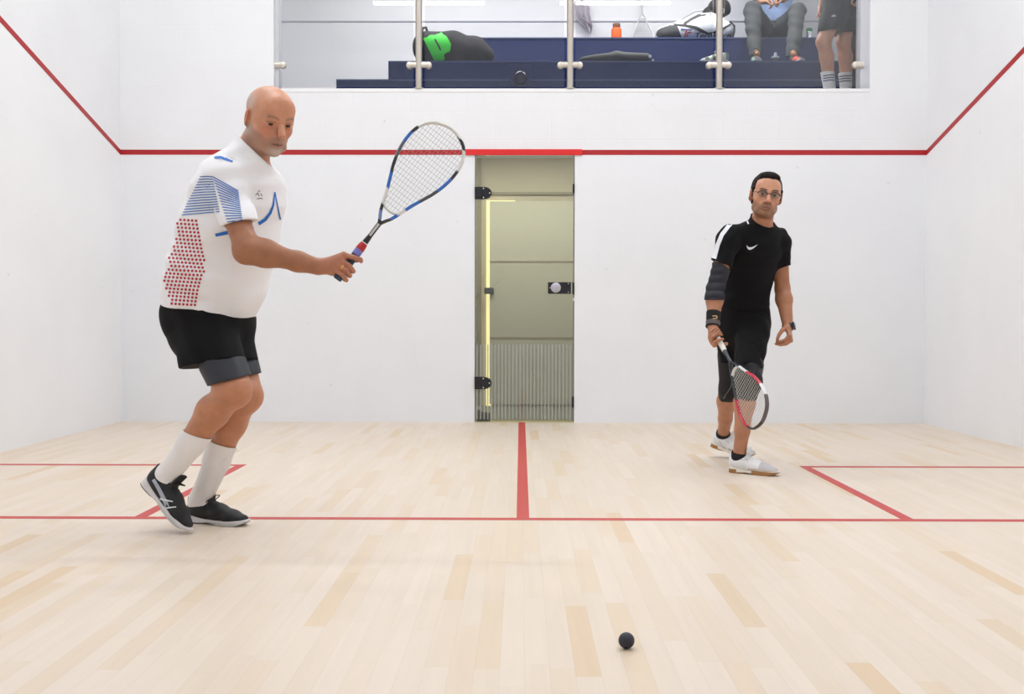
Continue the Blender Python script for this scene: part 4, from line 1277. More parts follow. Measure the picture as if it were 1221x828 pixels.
MB().tube([RP(.134, 0), RP(.152, 0), RP(.162, 0)], [.0165, .0150, .0125], 14, flat=(rn, .85)).build('grip_collar', mat('collar_red', (186, 36, 34), .5), rk, smooth=True)


# ================================================================== PLAYER IN BLACK
F2 = nrm(A([.36, -.93, 0])); L2 = A([.93, .36, 0])
p2 = thing('person', (1.14, -2.6, 0), 'bearded player in black with glasses, walking across court with racket held low', 'person')
Y2 = -2.66
B2 = []
T2 = [((886, 385, -2.60), .140, .105), ((888, 358, -2.64), .118, .095), ((893, 326, -2.69), .126, .100), ((898, 298, -2.75), .150, .105), ((904, 279, -2.78), .110, .070)]
for (p, ra, rb), (q, rc, rd) in zip(T2, T2[1:]): B2.append(cone(a_(*p), a_(*q), (ra, rb), (rc, rd), L2, .04))
nk0, nk1 = a_(907, 274, -2.79), a_(911, 250, -2.83)
B2 += [cone(nk0, nk1, (.060, .060), (.055, .058), L2, .025), cone(a_(906, 277, -2.79), a_(869, 281, -2.87), .038, .040, L2, .03), cone(a_(906, 277, -2.79), a_(929, 283, -2.72), .038, .040, L2, .03)]
sR2, eR2, wR2 = a_(868.5, 288, -2.87), a_(853, 345, -2.93), a_(850, 389, -3.03)
sL2, eL2, wL2 = a_(929, 291, -2.72), a_(933, 345, -2.66), a_(939.5, 389, -2.78)
for sh, el, wr in ((sR2, eR2, wR2), (sL2, eL2, wL2)):
    B2 += [ell(sh, (.046, .048, .050), None, .03), cone(sh, el, .046, .040, k=.03), cone(el, el + (wr - el) * .28, .040, .043, k=.02),
           cone(el + (wr - el) * .28, wr, (.043, .041), (.029, .025), side=(1, 0, 0), k=.025)]
hR2, kR2, aR2_ = a_(874, 397, -2.56), a_(871, 463, -2.46), None
hL2, kL2 = a_(897, 397, -2.66), a_(893, 455, -2.98)
# shoes: front foot flat, rear foot with the heel raised
f2L = nrm(A([.80, -.60, 0])); toe2L = A([*at(930.5, 563.5, 0)[:2], 0]); toe2L = at(930, 560, -3.02); toe2L[2] = 0
heel2L = toe2L - f2L * .285; u2L = A([0, 0, 1.0])
f2R = nrm(A([.80, -.50, -.27])); u2R = A([0, 0, 1.0]); u2R = nrm(u2R - f2R * np.dot(u2R, f2R))
heel2R = at(848, 533, -2.20); heel2R[2] = .065
in2R = lambda x, z: heel2R + f2R * x + u2R * z
in2L = lambda x, z: heel2L + f2L * x + u2L * z
aR2, aL2 = in2R(.052, .085), in2L(.052, .085)
for hp, kn, an in ((hR2, kR2, aR2), (hL2, kL2, aL2)):
    back = -nrm(F2 - nrm(kn - an) * np.dot(F2, nrm(kn - an)))
    cf = kn + (an - kn) * .30 + back * .014
    B2 += [cone(hp, kn, .082, .056, k=.03), ell(kn - back * .012, (.050, .050, .055), None, .03), cone(kn, cf, .053, .053, k=.03), cone(cf, kn + (an - kn) * .64 + back * .004, .053, .040, k=.03),
           cone(kn + (an - kn) * .64, an, .039, .033, k=.02)]
B2 += [cone(aR2, in2R(.11, .045), .031, .026, k=.02), cone(aL2, in2L(.11, .045), .031, .026, k=.02), ell(a_(886, 392, -2.58), (.13, .12, .10), None, .05)]
# racket held head-down
B2R = a_(851, 394, -3.06); T2R = min((a_(909, 503.5, -3.1 - .01 * i) for i in range(60)), key=lambda q: abs(np.linalg.norm(q - B2R) - .682)); A2R = nrm(T2R - B2R)
v1 = nrm(np.cross(A2R, A([0, 1, 0]))); v1 = v1 if v1[0] > 0 else -v1; v2 = np.cross(A2R, v1)
ph = math.radians(57); V2R = v1 * math.cos(ph) + v2 * math.sin(ph)
e1h = -v1 * .55 + A([0, -1, 0]) * .85; e2h = -v1
HR2 = hand_grip(B2R + A2R * .005, A2R, A([.25, -1, -.2]), A([-1, -.25, -.1]), wR2, sc=.96, thumb=[(.078, -.030, -.016), (.100, -.012, -.028), (.118, .006, -.027)])
HL2 = hand_relaxed(wL2, wL2 - eL2 + A([-.02, -.02, 0]), (.9, .35, 0), (-.35, -.93, 0), sc=1.05, curl=.88)
B2 += HR2 + HL2
H2 = head_frame(a_(913.2, 233.5, -2.86), (-.06, -.998), math.radians(3), math.radians(0), 1.0)
rl_ = math.radians(-8.5); s_, u_ = H2.s, H2.u
H2.s = math.cos(rl_) * s_ + math.sin(rl_) * u_; H2.u = -math.sin(rl_) * s_ + math.cos(rl_) * u_
B2 += head_prims(H2, nose=1.3, jaw=.95, eye_h=.0046)
o2 = dict(face=(214, 158, 128), cheek=(204, 130, 102), eyebag=(182, 128, 102), beard=(112, 78, 50), beard_a=.72, beard_n=.9, chin=(134, 100, 62), chin_a=.5, lip=(160, 92, 78), hair=(44, 32, 28), hair_a=.0, brow=(40, 27, 22), brow_a=1.0)


def col2(V):
    c = np.tile(lin((190, 130, 98)), (len(V), 1))
    leg = (V[:, 2] < .85)[:, None]; c = np.where(leg, lin((184, 128, 98)), c)
    arm = ((V[:, 2] > .7) & (V[:, 2] < 1.3))[:, None]; c = np.where(arm, lin((172, 116, 84)), c)
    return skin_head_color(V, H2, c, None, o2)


lo, hi = box_of(B2, .01)
hand_set = HR2 + HL2
fine2 = [(H2.o - A([.11, .12, .15]), H2.o + A([.11, .13, .15]), .0021), (np.minimum(B2R, wR2) - A([.05, .05, .09]), np.maximum(B2R, wR2) + A([.06, .05, .04]), .0024),
         (wL2 - A([.08, .07, .17]), wL2 + A([.03, .05, .03]), .0028)]
body_mesh('body', B2, lo, hi, .0045, fine2, M_skin1, p2, col2)
for s in (-1, 1): eye_mesh(H2, s, M_eye, p2, (0, 1, .02), iris_r=.52, white=(205, 192, 184))

# hair
M_hair = mat('dark_hair', (24, 15, 12), 0.7, spec=.2, bump=(180, .8, .005), mottle=.35)
ax2 = H2.ax()
Lh = [ell(H2.P(0, -.020, .046), A([.0800, .100, .084]), ax2, .01), ell(H2.P(0, .045, .094), A([.054, .044, .030]), ax2, .02), ell(H2.P(.0, -.035, .0), A([.0775, .082, .085]), ax2, .02)]
Lh += [ell(H2.P(0, .0, .030), A([.0785, .086, .075]), ax2, .015)]
Lh += [cone(H2.P(s * .074, .030, .030), H2.P(s * .0745, .024, -.020), (.008, .012), (.004, .007), side=H2.s, k=.008) for s in (-1, 1)]
lo_, hi_ = box_of(Lh, .01); g = Grid(lo_, hi_, .0022); x, y, z = g.xyz()
D = g.field(Lh)
sx_ = (x - H2.o[0]) * H2.s[0] + (y - H2.o[1]) * H2.s[1] + (z - H2.o[2]) * H2.s[2]
fx_ = (x - H2.o[0]) * H2.f[0] + (y - H2.o[1]) * H2.f[1] + (z - H2.o[2]) * H2.f[2]
ux_ = (x - H2.o[0]) * H2.u[0] + (y - H2.o[1]) * H2.u[1] + (z - H2.o[2]) * H2.u[2]
# hairline: above the forehead in front, in front of the ears at the side, nape behind
line = np.where(fx_ > .025, .0755 - .35 * np.clip(np.abs(sx_) - .040, 0, .03), -.02 + 0 * fx_)
front = (fx_ - .025) / .02
cutf = np.where(fx_ > .036, np.where((np.abs(sx_) > .0615) & (fx_ < .060), -.004 - ux_, .0735 - .20 * np.clip(np.abs(sx_) - .045, 0, .03) - ux_), -.075 - ux_)
ear_cut = np.where((np.abs(sx_) > .060) & (fx_ > -.045) & (fx_ <= .040), np.where(fx_ > .014, -.020, .026) - ux_, -1)
D = np.maximum(D, np.maximum(cutf, ear_cut)) + (.0012 * np.sin(170 * sx_ + 40 * fx_) * np.sin(60 * fx_ + 30 * ux_)).astype(np.float32)
bd = g.field([p for p in B2 if p.grp == 'head']); D = np.maximum(D, -(bd + .001))
V, F = nets(D.astype(np.float32), g); V = smooth_mesh(V, F, 1, .4)
np_mesh('hair', V, F, M_hair, p2)

# glasses
M_gframe = mat('glasses_frame', (44, 30, 34), .35)
gl_ = MB()
for s in (-1, 1):
    pts = [H2.P(s * .034 + .0245 * math.cos(t), .1035 - .006 * abs(math.cos(t)) * (1 if math.cos(t) * s > 0 else 0), -.001 + .0165 * math.sin(t)) for t in np.linspace(0, 2 * math.pi, 28, endpoint=False)]
    top = [p for p, t in zip(pts, np.linspace(0, 2 * math.pi, 28, endpoint=False)) if -.15 <= t <= math.pi + .15]
    gl_.tube(top, .0024, 8)
    gl_.tube([H2.P(s * .058, .097, .005), H2.P(s * .072, .088, .006), H2.P(s * .078, .040, .004), H2.P(s * .080, -.010, .003)], .0018, 8)
gl_.tube([H2.P(-.011, .1045, .002), H2.P(0, .1075, .005), H2.P(.011, .1045, .002)], .0016, 8)
gf = gl_.build('glasses', M_gframe, p2, smooth=True)
M_lens = glass_mat('lens', (236, 240, 240), gloss=.8)
for s in (-1, 1):
    pts = [H2.P(s * .034 + .0238 * math.cos(t), .1025 - .006 * abs(math.cos(t)) * (1 if math.cos(t) * s > 0 else 0), -.001 + .016 * math.sin(t)) for t in np.linspace(0, 2 * math.pi, 28, endpoint=False)]
    MB().prism(pts, H2.f * .0012).build('lens', M_lens, gf)

# shirt
M_blk = mat('black_jersey', (8, 8, 13), 0.85, bump=(600, .15, .001), spec=.25)
nh2 = [p for p in B2 if p.grp != 'head' and p not in hand_set]
SH2 = [infl(p, .014) for p in B2[:4]]
SH2.append(cone(a_(886, 372, -2.62), a_(886, 380, -2.61), (.138, .118), (.14, .12), L2, .03))
SH2 += [infl(B2[5], .016), infl(B2[6], .016)]
SL2 = [cone(sR2, a_(858, 318, -2.9), (.056, .058), (.059, .057), k=.02), cone(sL2, a_(933, 326, -2.69), (.055, .056), (.050, .050), k=.02)]
hem2 = plane(a_(886, 369, -2.62), (0.02, 0, -1))
col2c = plane(a_(905, 259, -2.79), nrm(CR * .10 + CU * .78 + F2 * .60))


def shirt2():
    g = Grid(*box_of(SH2 + SL2, .01), .0038); x, y, z = g.xyz()
    D = np.minimum(g.field(SH2), g.field(B2[:8] + [B2[11]]) - .012)
    D = np.maximum(D, (x - hem2[0][0]) * hem2[1][0] + (z - hem2[0][2]) * hem2[1][2])
    for S1, (pa, pb) in zip(SL2, (((845.5, 308.5, -2.9), (868, 318.5, -2.9)), ((922, 322, -2.69), (942, 317, -2.69)))):
        A0, A1 = a_(*pa), a_(*pb); nn = nrm(np.cross(A1 - A0, A([0, 1, 0.0]))); nn = nn if nn[2] < 0 else -nn
        S_ = np.minimum(g.field([S1]), g.field(B2[7:9] if S1 is SL2[0] else B2[11:13]) - .011); S_ = np.maximum(S_, (x - A0[0]) * nn[0] + (y - A0[1]) * nn[1] + (z - A0[2]) * nn[2])
        kk = .02; m = np.minimum(D, S_); hh = np.maximum(kk - np.abs(D - S_), 0) / kk; D = m - hh * hh * kk * .25
    D = D + .004 * np.sin(38 * z + 14 * x + 2 * np.sin(12 * x)) * np.sin(9 * x - 7 * z + 1) + .0022 * np.sin(70 * z - 30 * x + 2 * np.sin(20 * x)) + 0 * y
    D = np.maximum(D, (x - col2c[0][0]) * col2c[1][0] + (y - col2c[0][1]) * col2c[1][1] + (z - col2c[0][2]) * col2c[1][2])
    D = np.maximum(D, -(g.field(nh2) - .002))
    V, F = nets(D.astype(np.float32), g); V = smooth_mesh(V, F, 2, .4)
    return np_mesh('shirt', V, F, M_blk, p2)


sh2 = shirt2(); bv = surface_of([sh2])
M_wprint = mat('white_print', (228, 230, 236), .6)
mb = MB()
decal_strip(mb, bv, [(887, 257.5), (878, 262), (869, 269.5), (861, 280), (856, 292), (851.5, 308.5)], [3.0, 3.8, 4.4, 4.8, 5.0, 5.2], step=1.2, nv=4)
mb.build('sleeve_stripe', M_wprint, sh2)
mb = MB(); decal_strip(mb, bv, [(887.5, 256), (890, 262), (892.5, 267.5)], 1.8, step=1); decal_strip(mb, bv, [(919.8, 262), (920, 268.5)], 1.6, step=1)
mb.build('collar_piping', M_wprint, sh2)
mb = MB(); decal_poly(mb, bv, [(890.3, 292.5), (890.6, 295), (892, 297.6), (894.5, 298.2), (898, 296.6), (903.5, 291.8), (899, 293.8), (895.2, 295.3), (892.9, 295.3), (891.7, 294)], step=.6)
mb.build('chest_emblem', M_wprint, sh2)

# arm sleeve, wristbands, watch
arm_p = [infl(cone(sR2, eR2, .050, .040, k=.03), .006), infl(cone(eR2, eR2 + (wR2 - eR2) * .28, .040, .043, k=.02), .006), infl(cone(eR2 + (wR2 - eR2) * .28, wR2, (.043, .041), (.029, .025), side=(1, 0, 0), k=.025), .006)]
dUp = nrm(sR2 - eR2); dDn = nrm(wR2 - eR2)
def wr_fold(x, y, z): return .0018 * np.sin(150 * z) * np.sin(20 * x) + 0 * y
cloth('arm_sleeve', arm_p, mat('charcoal_sleeve', (24, 25, 36), .7, bump=(500, .2, .001)), p2, h=.003, planes=[plane(a_(857, 316.5, -2.9), nrm(dUp + A([.35, 0, .2]))), plane(a_(852, 358, -2.95), (0, 0, -1))], body=nh2, fold=wr_fold)


def band(name, y0, y1, t, m, el=eR2, wr=wR2, Y=-3.0, r0=(.030, .026)):
    d = nrm(wr - el); c0 = a_(850, y0, Y); c1 = a_(850, y1, Y)
    q0 = el + d * np.dot(c0 - el, d); q1 = el + d * np.dot(c1 - el, d)
    return cloth(name, [cone(q0 - d * .01, q1 + d * .01, (r0[0] + .004 + t, r0[1] + .004 + t), (r0[0] + t, r0[1] + t), k=.01)], m, p2, h=.0022, planes=[plane(q0, -d), plane(q1, d)], body=nh2, gap=.0006)


wb1 = band('wristband', 371.5, 386, .006, mat('black_towelling', (16, 17, 20), .9, bump=(700, .5, .002)))
band('wristband', 386, 393, .0055, mat('grey_towelling', (96, 88, 88), .9, bump=(700, .5, .002)))
band('wristband', 392.5, 394.5, .0062, MATS['black_towelling'])
bv = surface_of([wb1]); mb = MB()
decal_strip(mb, bv, [(844, 381.8), (849, 380), (855, 379.8)], .8, step=1); decal_strip(mb, bv, [(849.5, 377), (854.5, 377), (855, 379.5)], 1.1, step=.8)
mb.build('wristband_emblem', mat('tan_print', (206, 164, 112), .6), wb1)
dW = nrm(wL2 - eL2); wc = wL2 + dW * .008
cloth('watch_strap', [cone(wc - dW * .011, wc + dW * .011, (.033, .030), (.032, .029), k=.005, cap=True)], mat('black_rubber', (22, 24, 30), .5), p2, h=.0022, body=nh2, gap=.0004)
wt = nrm(A([.86, -.5, 0])); wt = nrm(wt - dW * np.dot(wt, dW)); we = np.cross(dW, wt); wo = wc + wt * .031
Mw = Matrix([[we[0], dW[0], wt[0], wo[0]], [we[1], dW[1], wt[1], wo[1]], [we[2], dW[2], wt[2], wo[2]], [0, 0, 0, 1]])
MB().box((-.017, -.019, -.004), (.017, .019, .007), bev=.004, M=Mw).build('watch_case', mat('watch_dark', (48, 54, 66), .25, .3), p2, smooth=True)

# shorts over three-quarter tights
def f2s(x, y, z): return (.0045 * np.sin(30 * x + 14 * z + 2 * np.sin(14 * z)) * np.sin(16 * z + 2) + .002 * np.sin(70 * x + 40 * z)) + 0 * y


SO2 = [cone(a_(886, 372, -2.62), a_(886, 392, -2.60), (.134, .112), (.140, .125), L2, .03), cone(a_(875, 392, -2.57), a_(873, 432, -2.52), (.098, .09), (.078, .078), k=.03), cone(a_(897, 392, -2.67), a_(893, 436, -2.86), (.092, .09), (.076, .076), k=.02)]
cloth('shorts', SO2, M_black_cloth, p2, h=.0042, planes=[plane(a_(880, 436, -2.8), (-.10, 0, -1)), plane(a_(886, 364, -2.62), (0, 0, 1))], body=nh2, fold=f2s, fit=[p for p in B2 if p.a[2] < .86 and p.a[2] > .6 and p not in hand_set] + [B2[0]], fit_t=.010)
for hp, kn, an, py, nm in ((hR2, kR2, aR2, 480, 'R'), (hL2, kL2, aL2, 481, 'L')):
    back = -nrm(F2 - nrm(kn - an) * np.dot(F2, nrm(kn - an))); cf = kn + (an - kn) * .30 + back * .014
    cl = cloth('tights_leg', [cone(hp + (kn - hp) * .4, kn, .082, .062, k=.03), ell(kn - back * .012, (.056, .056, .061), None, .03), cone(kn, cf, .059, .059, k=.03)], mat('black_tights', (14, 15, 21), .55, bump=(600, .1, .001), spec=.35), p2, h=.0034,
               planes=[plane(a_(886, py, kn[1]), (0, 0, -1)), plane(hp + (kn - hp) * (.35 if nm == 'R' else .66), nrm(hp - kn))], body=nh2)
    if nm == 'R':
        b_ = surface_of([cl]); mb = MB(); decal_strip(mb, b_, [(874, 452), (871.5, 462), (866, 470), (862.5, 476)], 1.3, step=1); mb.build('tights_seam', mat('seam_grey', (92, 92, 98), .6), cl)

# ankle socks
for an, inn in ((aR2, in2R), (aL2, in2L)):
    kn = kR2 if an is aR2 else kL2
    d = nrm(kn - an)
    cloth('sock', [cone(an + d * .05, an, .042, .039, k=.01), cone(an, inn(.09, .055), .037, .029, k=.02)], mat('black_sock', (20, 20, 24), .9, bump=(500, .3, .001)), p2, h=.0028, planes=[plane(an + d * .028, d)], body=nh2, gap=.001)


def colB(V):
    c = np.tile(lin((232, 232, 234)), (len(V), 1))
    c[(V[:, 0] > .185)] = lin((196, 192, 196)); c[(V[:, 2] < .034) & (V[:, 0] > .12)] = lin((206, 194, 184)); return c


sm2 = dict(upper=M_shoe, sole=M_sole, lace=M_lace_w, sole_style='gum')
s2R, _ = shoe(p2, heel2R, f2R, u2R, .285, colB, sm2, toe_bend=.32)
s2L, _ = shoe(p2, heel2L, f2L, u2L, .285, colB, sm2)
bv = surface_of([s2L]); mb = MB(); decal_poly(mb, bv, [(899.5, 546), (902, 545.2), (904, 547.3), (901.5, 547.5)], step=.6); mb.build('shoe_emblem', mat('navy_mark', (30, 34, 60), .5), s2L)
for so_, pts in ((s2L, [[(884, 541), (889, 546), (892, 552)], [(890, 539), (895, 545)], [(883, 549), (893, 548)]]), (s2R, [[(858, 526), (861, 532), (866, 536)], [(864, 523), (869, 529)]])):
    b_ = surface_of([so_]); mb = MB()
    for q in pts: decal_strip(mb, b_, q, .5, step=1)
    mb.build('stitching', mat('stitch_grey', (186, 184, 190), .6), so_)


def scheme2(S, X):
    c = np.tile(lin((196, 196, 200)), (len(S), 1))
    def z(m, col): c[m] = lin(col)
    r = X > 0
    z(S < .33, (34, 38, 50)); z(r & (S > .33) & (S < .40), (225, 225, 228)); z(r & (S > .40) & (S < .53), (196, 40, 62)); z(r & (S > .53) & (S < .60), (225, 225, 228)); z(r & (S > .60), (96, 84, 88))
    z(~r & (S > .33) & (S < .44), (24, 26, 32)); z(~r & (S > .44) & (S < .62), (190, 36, 58)); z(~r & (S > .62), (52, 48, 54)); return c


rk2, RP2, rn2, rv2, ra2 = racket('squash_racket', 'red and black squash racket held head-down by the bearded player in black', B2R, A2R, V2R, scheme2, None)
racket_strings(rk2, RP2, .312, mat('string_pale', (206, 204, 196), .5), rad=.00085)
MB().tube([RP2(.165, 0), RP2(.20, 0), RP2(.262, 0)], [.0115, .0088, .0092], 12, flat=(rn2, 1.0)).build('shaft', mat('shaft_navy', (40, 46, 62), .3), rk2, smooth=True)
MB().tube([RP2(0, 0), RP2(.004, 0), RP2(.02, 0), RP2(.06, 0), RP2(.155, 0), RP2(.165, 0)], [.013, .0165, .0155, .0145, .0145, .0125], 12, flat=(rn2, .85)).build('grip', mat('grip_white', (232, 228, 220), .7), rk2, smooth=True)

# ---- ball
bl = MB(); bm = bmesh.new(); bmesh.ops.create_icosphere(bm, subdivisions=4, radius=.02); c_ = at(747, 762, -6.06); c_[2] = .0205
bl.add([(A(v.co) + c_) for v in bm.verts], [[v.index for v in f.verts] for f in bm.faces]); bm.free()
tag(bl.build('squash_ball', mat('ball_rubber', (40, 40, 52), .55, bump=(900, .3, .0006)), smooth=True), 'small black rubber squash ball in the foreground of the court', 'ball')


# ================================================================== THINGS IN THE GALLERY
def lump(name, prims, m, parent, h=.008, planes=(), colf=None, fold=None, smooth=2, sub=()):
    return cloth(name, prims, m, parent, h=h, planes=planes, fold=fold, smooth=smooth, colf=colf, cut=sub)


M_bagd = mat('charcoal_nylon', (58, 57, 60), .8, bump=(120, .3, .004), spec=.3)
M_matt = mat('dark_strap', (22, 22, 24), .7)
def wob(x, y, z): return .006 * np.sin(11 * x + 5 * z) * np.sin(9 * y + 14 * z) + 0 * y


bagA = thing('sports_bag', at(540, 75, 1.62).tolist(), 'charcoal sports bag with a bright green mark, lying on the middle bench tier', 'bag')
zt = Z2
bb = lump('bag_body', [cone(at(508, 57, 1.65), at(540, 58, 1.65), (.16, .13), (.15, .13), side=(0, 0, 1), k=.05), cone(at(540, 58, 1.65), at(568, 62, 1.65), (.15, .13), (.12, .12), side=(0, 0, 1), k=.05),
                       cone(at(568, 62, 1.65), at(580, 66, 1.65), (.12, .12), (.07, .09), side=(0, 0, 1), k=.05), ell(at(566, 51, 1.65), (.07, .08, .05), None, .05)], M_bagd, bagA, planes=[plane((0, 0, zt + .002), (0, 0, -1))], fold=wob)
bv = surface_of([bb]); mb = MB()
decal_poly(mb, bv, [(504.6, 45.9), (511, 41.6), (519.5, 39), (527.6, 39), (533.5, 45), (537.9, 52.8), (536.7, 60.8), (528.7, 66.5), (531, 69), (527.6, 73), (518.4, 73), (513.8, 64)], step=1.5, off=.004)
mb.build('green_mark', mat('bright_green', (60, 226, 62), .5), bb)
mb = MB(); decal_strip(mb, bv, [(518.4, 47), (522, 53), (525.7, 60)], 2.0, off=.007); mb.build('mark_slot', mat('slot_dark', (44, 44, 48), .6), bb)
MB().tube([at(503, 58, 1.50), at(502, 42, 1.50), at(504, 33.5, 1.6), at(508, 33, 1.66), at(510, 40, 1.7)], .012, 8).build('strap', M_matt, bagA, smooth=True)

fb = lump('racket_cover', [cone(at(694, 72.5, 1.5), at(735, 69, 1.5), (.025, .09), (.055, .11), side=(0, 0, 1), k=.03), cone(at(735, 69, 1.5), at(770, 70, 1.5), (.055, .11), (.045, .09), side=(0, 0, 1), k=.03)],
          mat('grey_cover', (70, 72, 70), .7, bump=(90, .2, .003)), None, planes=[plane((0, 0, zt + .002), (0, 0, -1))], fold=wob)
tag(fb, 'long flat dark grey racket cover lying on the middle bench tier', 'racket cover')
MB().box(at(775, 67.5, 1.42) - .012, at(775, 67.5, 1.42) + .012, bev=.004).box(at(778.5, 72, 1.42) - .010, at(778.5, 72, 1.42) + .010, bev=.004).build('zip_pull', mat('pale_tab', (205, 208, 205), .5), fb)

# towel on a wall hook
tw = thing('towel', at(694, 5, 2.80).tolist(), 'crumpled pale grey towel hanging on the gallery back wall', 'towel')
mb = MB(); nu, nv_ = 15, 22; Vt = []
tc_ = at(694, 2, 2.78); kx = 1 / 114.0
for side in (0, 1):
    for j in range(nv_):
        v = j / (nv_ - 1)
        for i in range(nu):
            u = i / (nu - 1) - .5
            wd = np.interp(v, [0, .25, .6, .85, 1.0], [15, 21, 17, 12, 3]); cx_ = np.interp(v, [0, .4, .7, 1], [-1, -1, 3, 10])
            ln = 30 + 8 * (u > .1) * v
            Vt.append((tc_[0] + (cx_ + u * wd) * kx, 2.80 + .022 * math.sin(u * 17 + 2 * v) * (.5 + v) - (.012 if side else 0), tc_[2] - (v * ln + 3 * math.sin(u * 9) * v) * kx))
n_ = nu * nv_; Ft = []
for j in range(nv_ - 1):
    for i in range(nu - 1):
        a0 = j * nu + i; q = (a0, a0 + 1, a0 + nu + 1, a0 + nu); Ft.append(q); Ft.append(tuple(x + n_ for x in q)[::-1])
per = [i for i in range(nu)] + [j * nu + nu - 1 for j in range(1, nv_)] + [(nv_ - 1) * nu + i for i in range(nu - 2, -1, -1)] + [j * nu for j in range(nv_ - 2, 0, -1)]
for a0, b0 in zip(per, per[1:] + per[:1]): Ft.append((a0, b0, b0 + n_, a0 + n_))
mb.add(Vt, Ft); mb.build('cloth', mat('towel_grey', (178, 170, 180), .95, bump=(260, .4, .003)), tw, smooth=True)
MB().tube([tc_ + A([0, .05, .02]), tc_ + A([0, .0, .02]), tc_ + A([0, -.02, .045])], .008, 8).build('hook', M_steel, tw, smooth=True)

# orange bottle
c = at(735, 45, 2.42); c[2] = Z3
r_ = 6.1 / 117
bt = thing('water_bottle', c.tolist(), 'bright orange sports bottle standing on the top bench tier', 'bottle')
MB().lathe([(r_ * .9, 0), (r_, .01), (r_, .17), (r_ * .92, .185), (r_ * .7, .195)], c, seg=24).build('bottle_body', mat('orange_plastic', (250, 100, 14), .4), bt, smooth=True)
MB().lathe([(r_ * .72, .195), (r_ * .74, .225), (r_ * .66, .238), (r_ * .3, .243)], c, seg=24).build('cap', mat('brown_cap', (120, 66, 34), .5), bt, smooth=True)

# leaning racket, head down
Bq = at(765, 0, 2.80); Bq[2] = Z3 + .69; Tq = at(767, 45, 2.66); Tq[2] = Z3 + .010
Aq = nrm(Tq - Bq); Bq = Tq - Aq * .684


def schemeq(S, X):
    c = np.tile(lin((214, 214, 216)), (len(S), 1)); c[S < .33] = lin((176, 176, 182)); return c


rq, RPq, rnq, rvq, raq = racket('squash_racket', 'pale grey squash racket leaning head-down on the gallery back wall', Bq, Aq, (1, 0, 0), schemeq, None)
racket_strings(rq, RPq, .312, MATS['string_grey'], rad=.0009)
MB().tube([RPq(.165, 0), RPq(.20, 0), RPq(.262, 0)], [.0115, .0088, .0092], 12, flat=(rnq, 1.0)).build('shaft', mat('shaft_silver', (170, 170, 176), .3), rq, smooth=True)
MB().tube([RPq(0, 0), RPq(.004, 0), RPq(.02, 0), RPq(.06, 0), RPq(.165, 0)], [.013, .0165, .0155, .0145, .013], 12, flat=(rnq, .85)).build('grip', MATS['grip_white'], rq, smooth=True)

# white racket bag
bw_ = thing('racket_bag', at(828, 46, 2.40).tolist(), 'white and charcoal racket bag with a maker name, on the top bench tier', 'bag')
YB = 2.42
bb = lump('bag_body', [cone(at(791, 42, YB), at(806, 40, YB), (.08, .12), (.10, .14), side=(0, 0, 1), k=.04), cone(at(806, 40, YB), at(845, 33, YB), (.095, .14), (.135, .15), side=(0, 0, 1), k=.05),
                       cone(at(845, 33, YB), at(864, 37, YB), (.135, .15), (.10, .12), side=(0, 0, 1), k=.05), cone(at(812, 32, YB), at(832, 25, YB), (.05, .08), (.08, .09), side=(0, 0, 1), k=.05)],
          mat('white_nylon', (226, 228, 230), .55, bump=(60, .15, .003)), bw_, planes=[plane((0, 0, Z3 + .002), (0, 0, -1))], fold=lambda x, y, z: wob(x, y, z) * .5)
bv = surface_of([bb])
q = lambda L_: [(770 + x / 10.35, y / 10.35) for x, y in L_]
mb = MB(); decal_poly(mb, bv, q([(60, 500), (85, 400), (120, 345), (200, 300), (350, 290), (395, 335), (450, 485)]), step=1.2, off=.004)
mb.build('dark_pocket', mat('charcoal_pocket', (74, 74, 76), .7), bb)
mb = MB(); decal_strip(mb, bv, q([(470, 300), (560, 240), (660, 190), (760, 172), (900, 172)]), 3.0, off=.004, nv=3)
mb.build('dark_band', mat('charcoal_band', (84, 80, 82), .7), bb)
mb = MB(); decal_strip(mb, bv, q([(350, 308), (500, 318), (620, 345), (700, 385), (770, 412), (860, 395), (960, 350), (1090, 280)]), [2.0, 2.4, 4.0, 4.0, 2.0, 2.4, 2.0, 2.0], off=.005, nv=3)
mb.build('trim_wave', mat('charcoal_trim', (60, 58, 60), .7), bb)
mb = MB(); decal_strip(mb, bv, q([(430, 362), (500, 366), (570, 372)]), 1.4, off=.006, mi=0); decal_strip(mb, bv, q([(505, 375), (485, 420), (480, 455)]), 1.5, off=.006, mi=1); decal_strip(mb, bv, q([(560, 392), (520, 398), (505, 455)]), 1.2, off=.006, mi=1)
mb.build('maker_mark', [mat('mark_blue', (40, 66, 140), .6), mat('mark_red', (206, 60, 72), .6)], bb)
fc = bpy.data.curves.new('maker_name', 'FONT'); fc.body = 'Tecnifibre'; fc.size = 1.0; fc.shear = 0.25; fc.offset = .012
fo = bpy.data.objects.new('maker_name_font', fc); COL.objects.link(fo); bpy.context.view_layer.update()
me = bpy.data.meshes.new_from_object(fo.evaluated_get(bpy.context.evaluated_depsgraph_get())); bpy.data.objects.remove(fo)
xs = [v.co.x for v in me.vertices]; x0, x1 = min(xs), max(xs)
for v in me.vertices:
    px_ = 829 + (v.co.x - x0) / (x1 - x0) * 42.0; py_ = 44.6 - v.co.y * 8.4
    pt = cast_px(bv, px_, py_, .008)
    v.co = Vector(pt if pt is not None else at(px_, py_, YB - .12))
me.materials.append(mat('name_black', (34, 40, 40), .6))
fo = bpy.data.objects.new('maker_name', me); COL.objects.link(fo); parent_keep(fo, bb)
MB().tube([at(803, 29.5, YB - .03), at(815, 21, YB - .05), at(828, 13.5, YB - .05), at(840, 12.5, YB - .03), at(852, 15, YB)], .011, 8).build('shoulder_strap', mat('strap_pale', (190, 190, 194), .6), bw_, smooth=True)
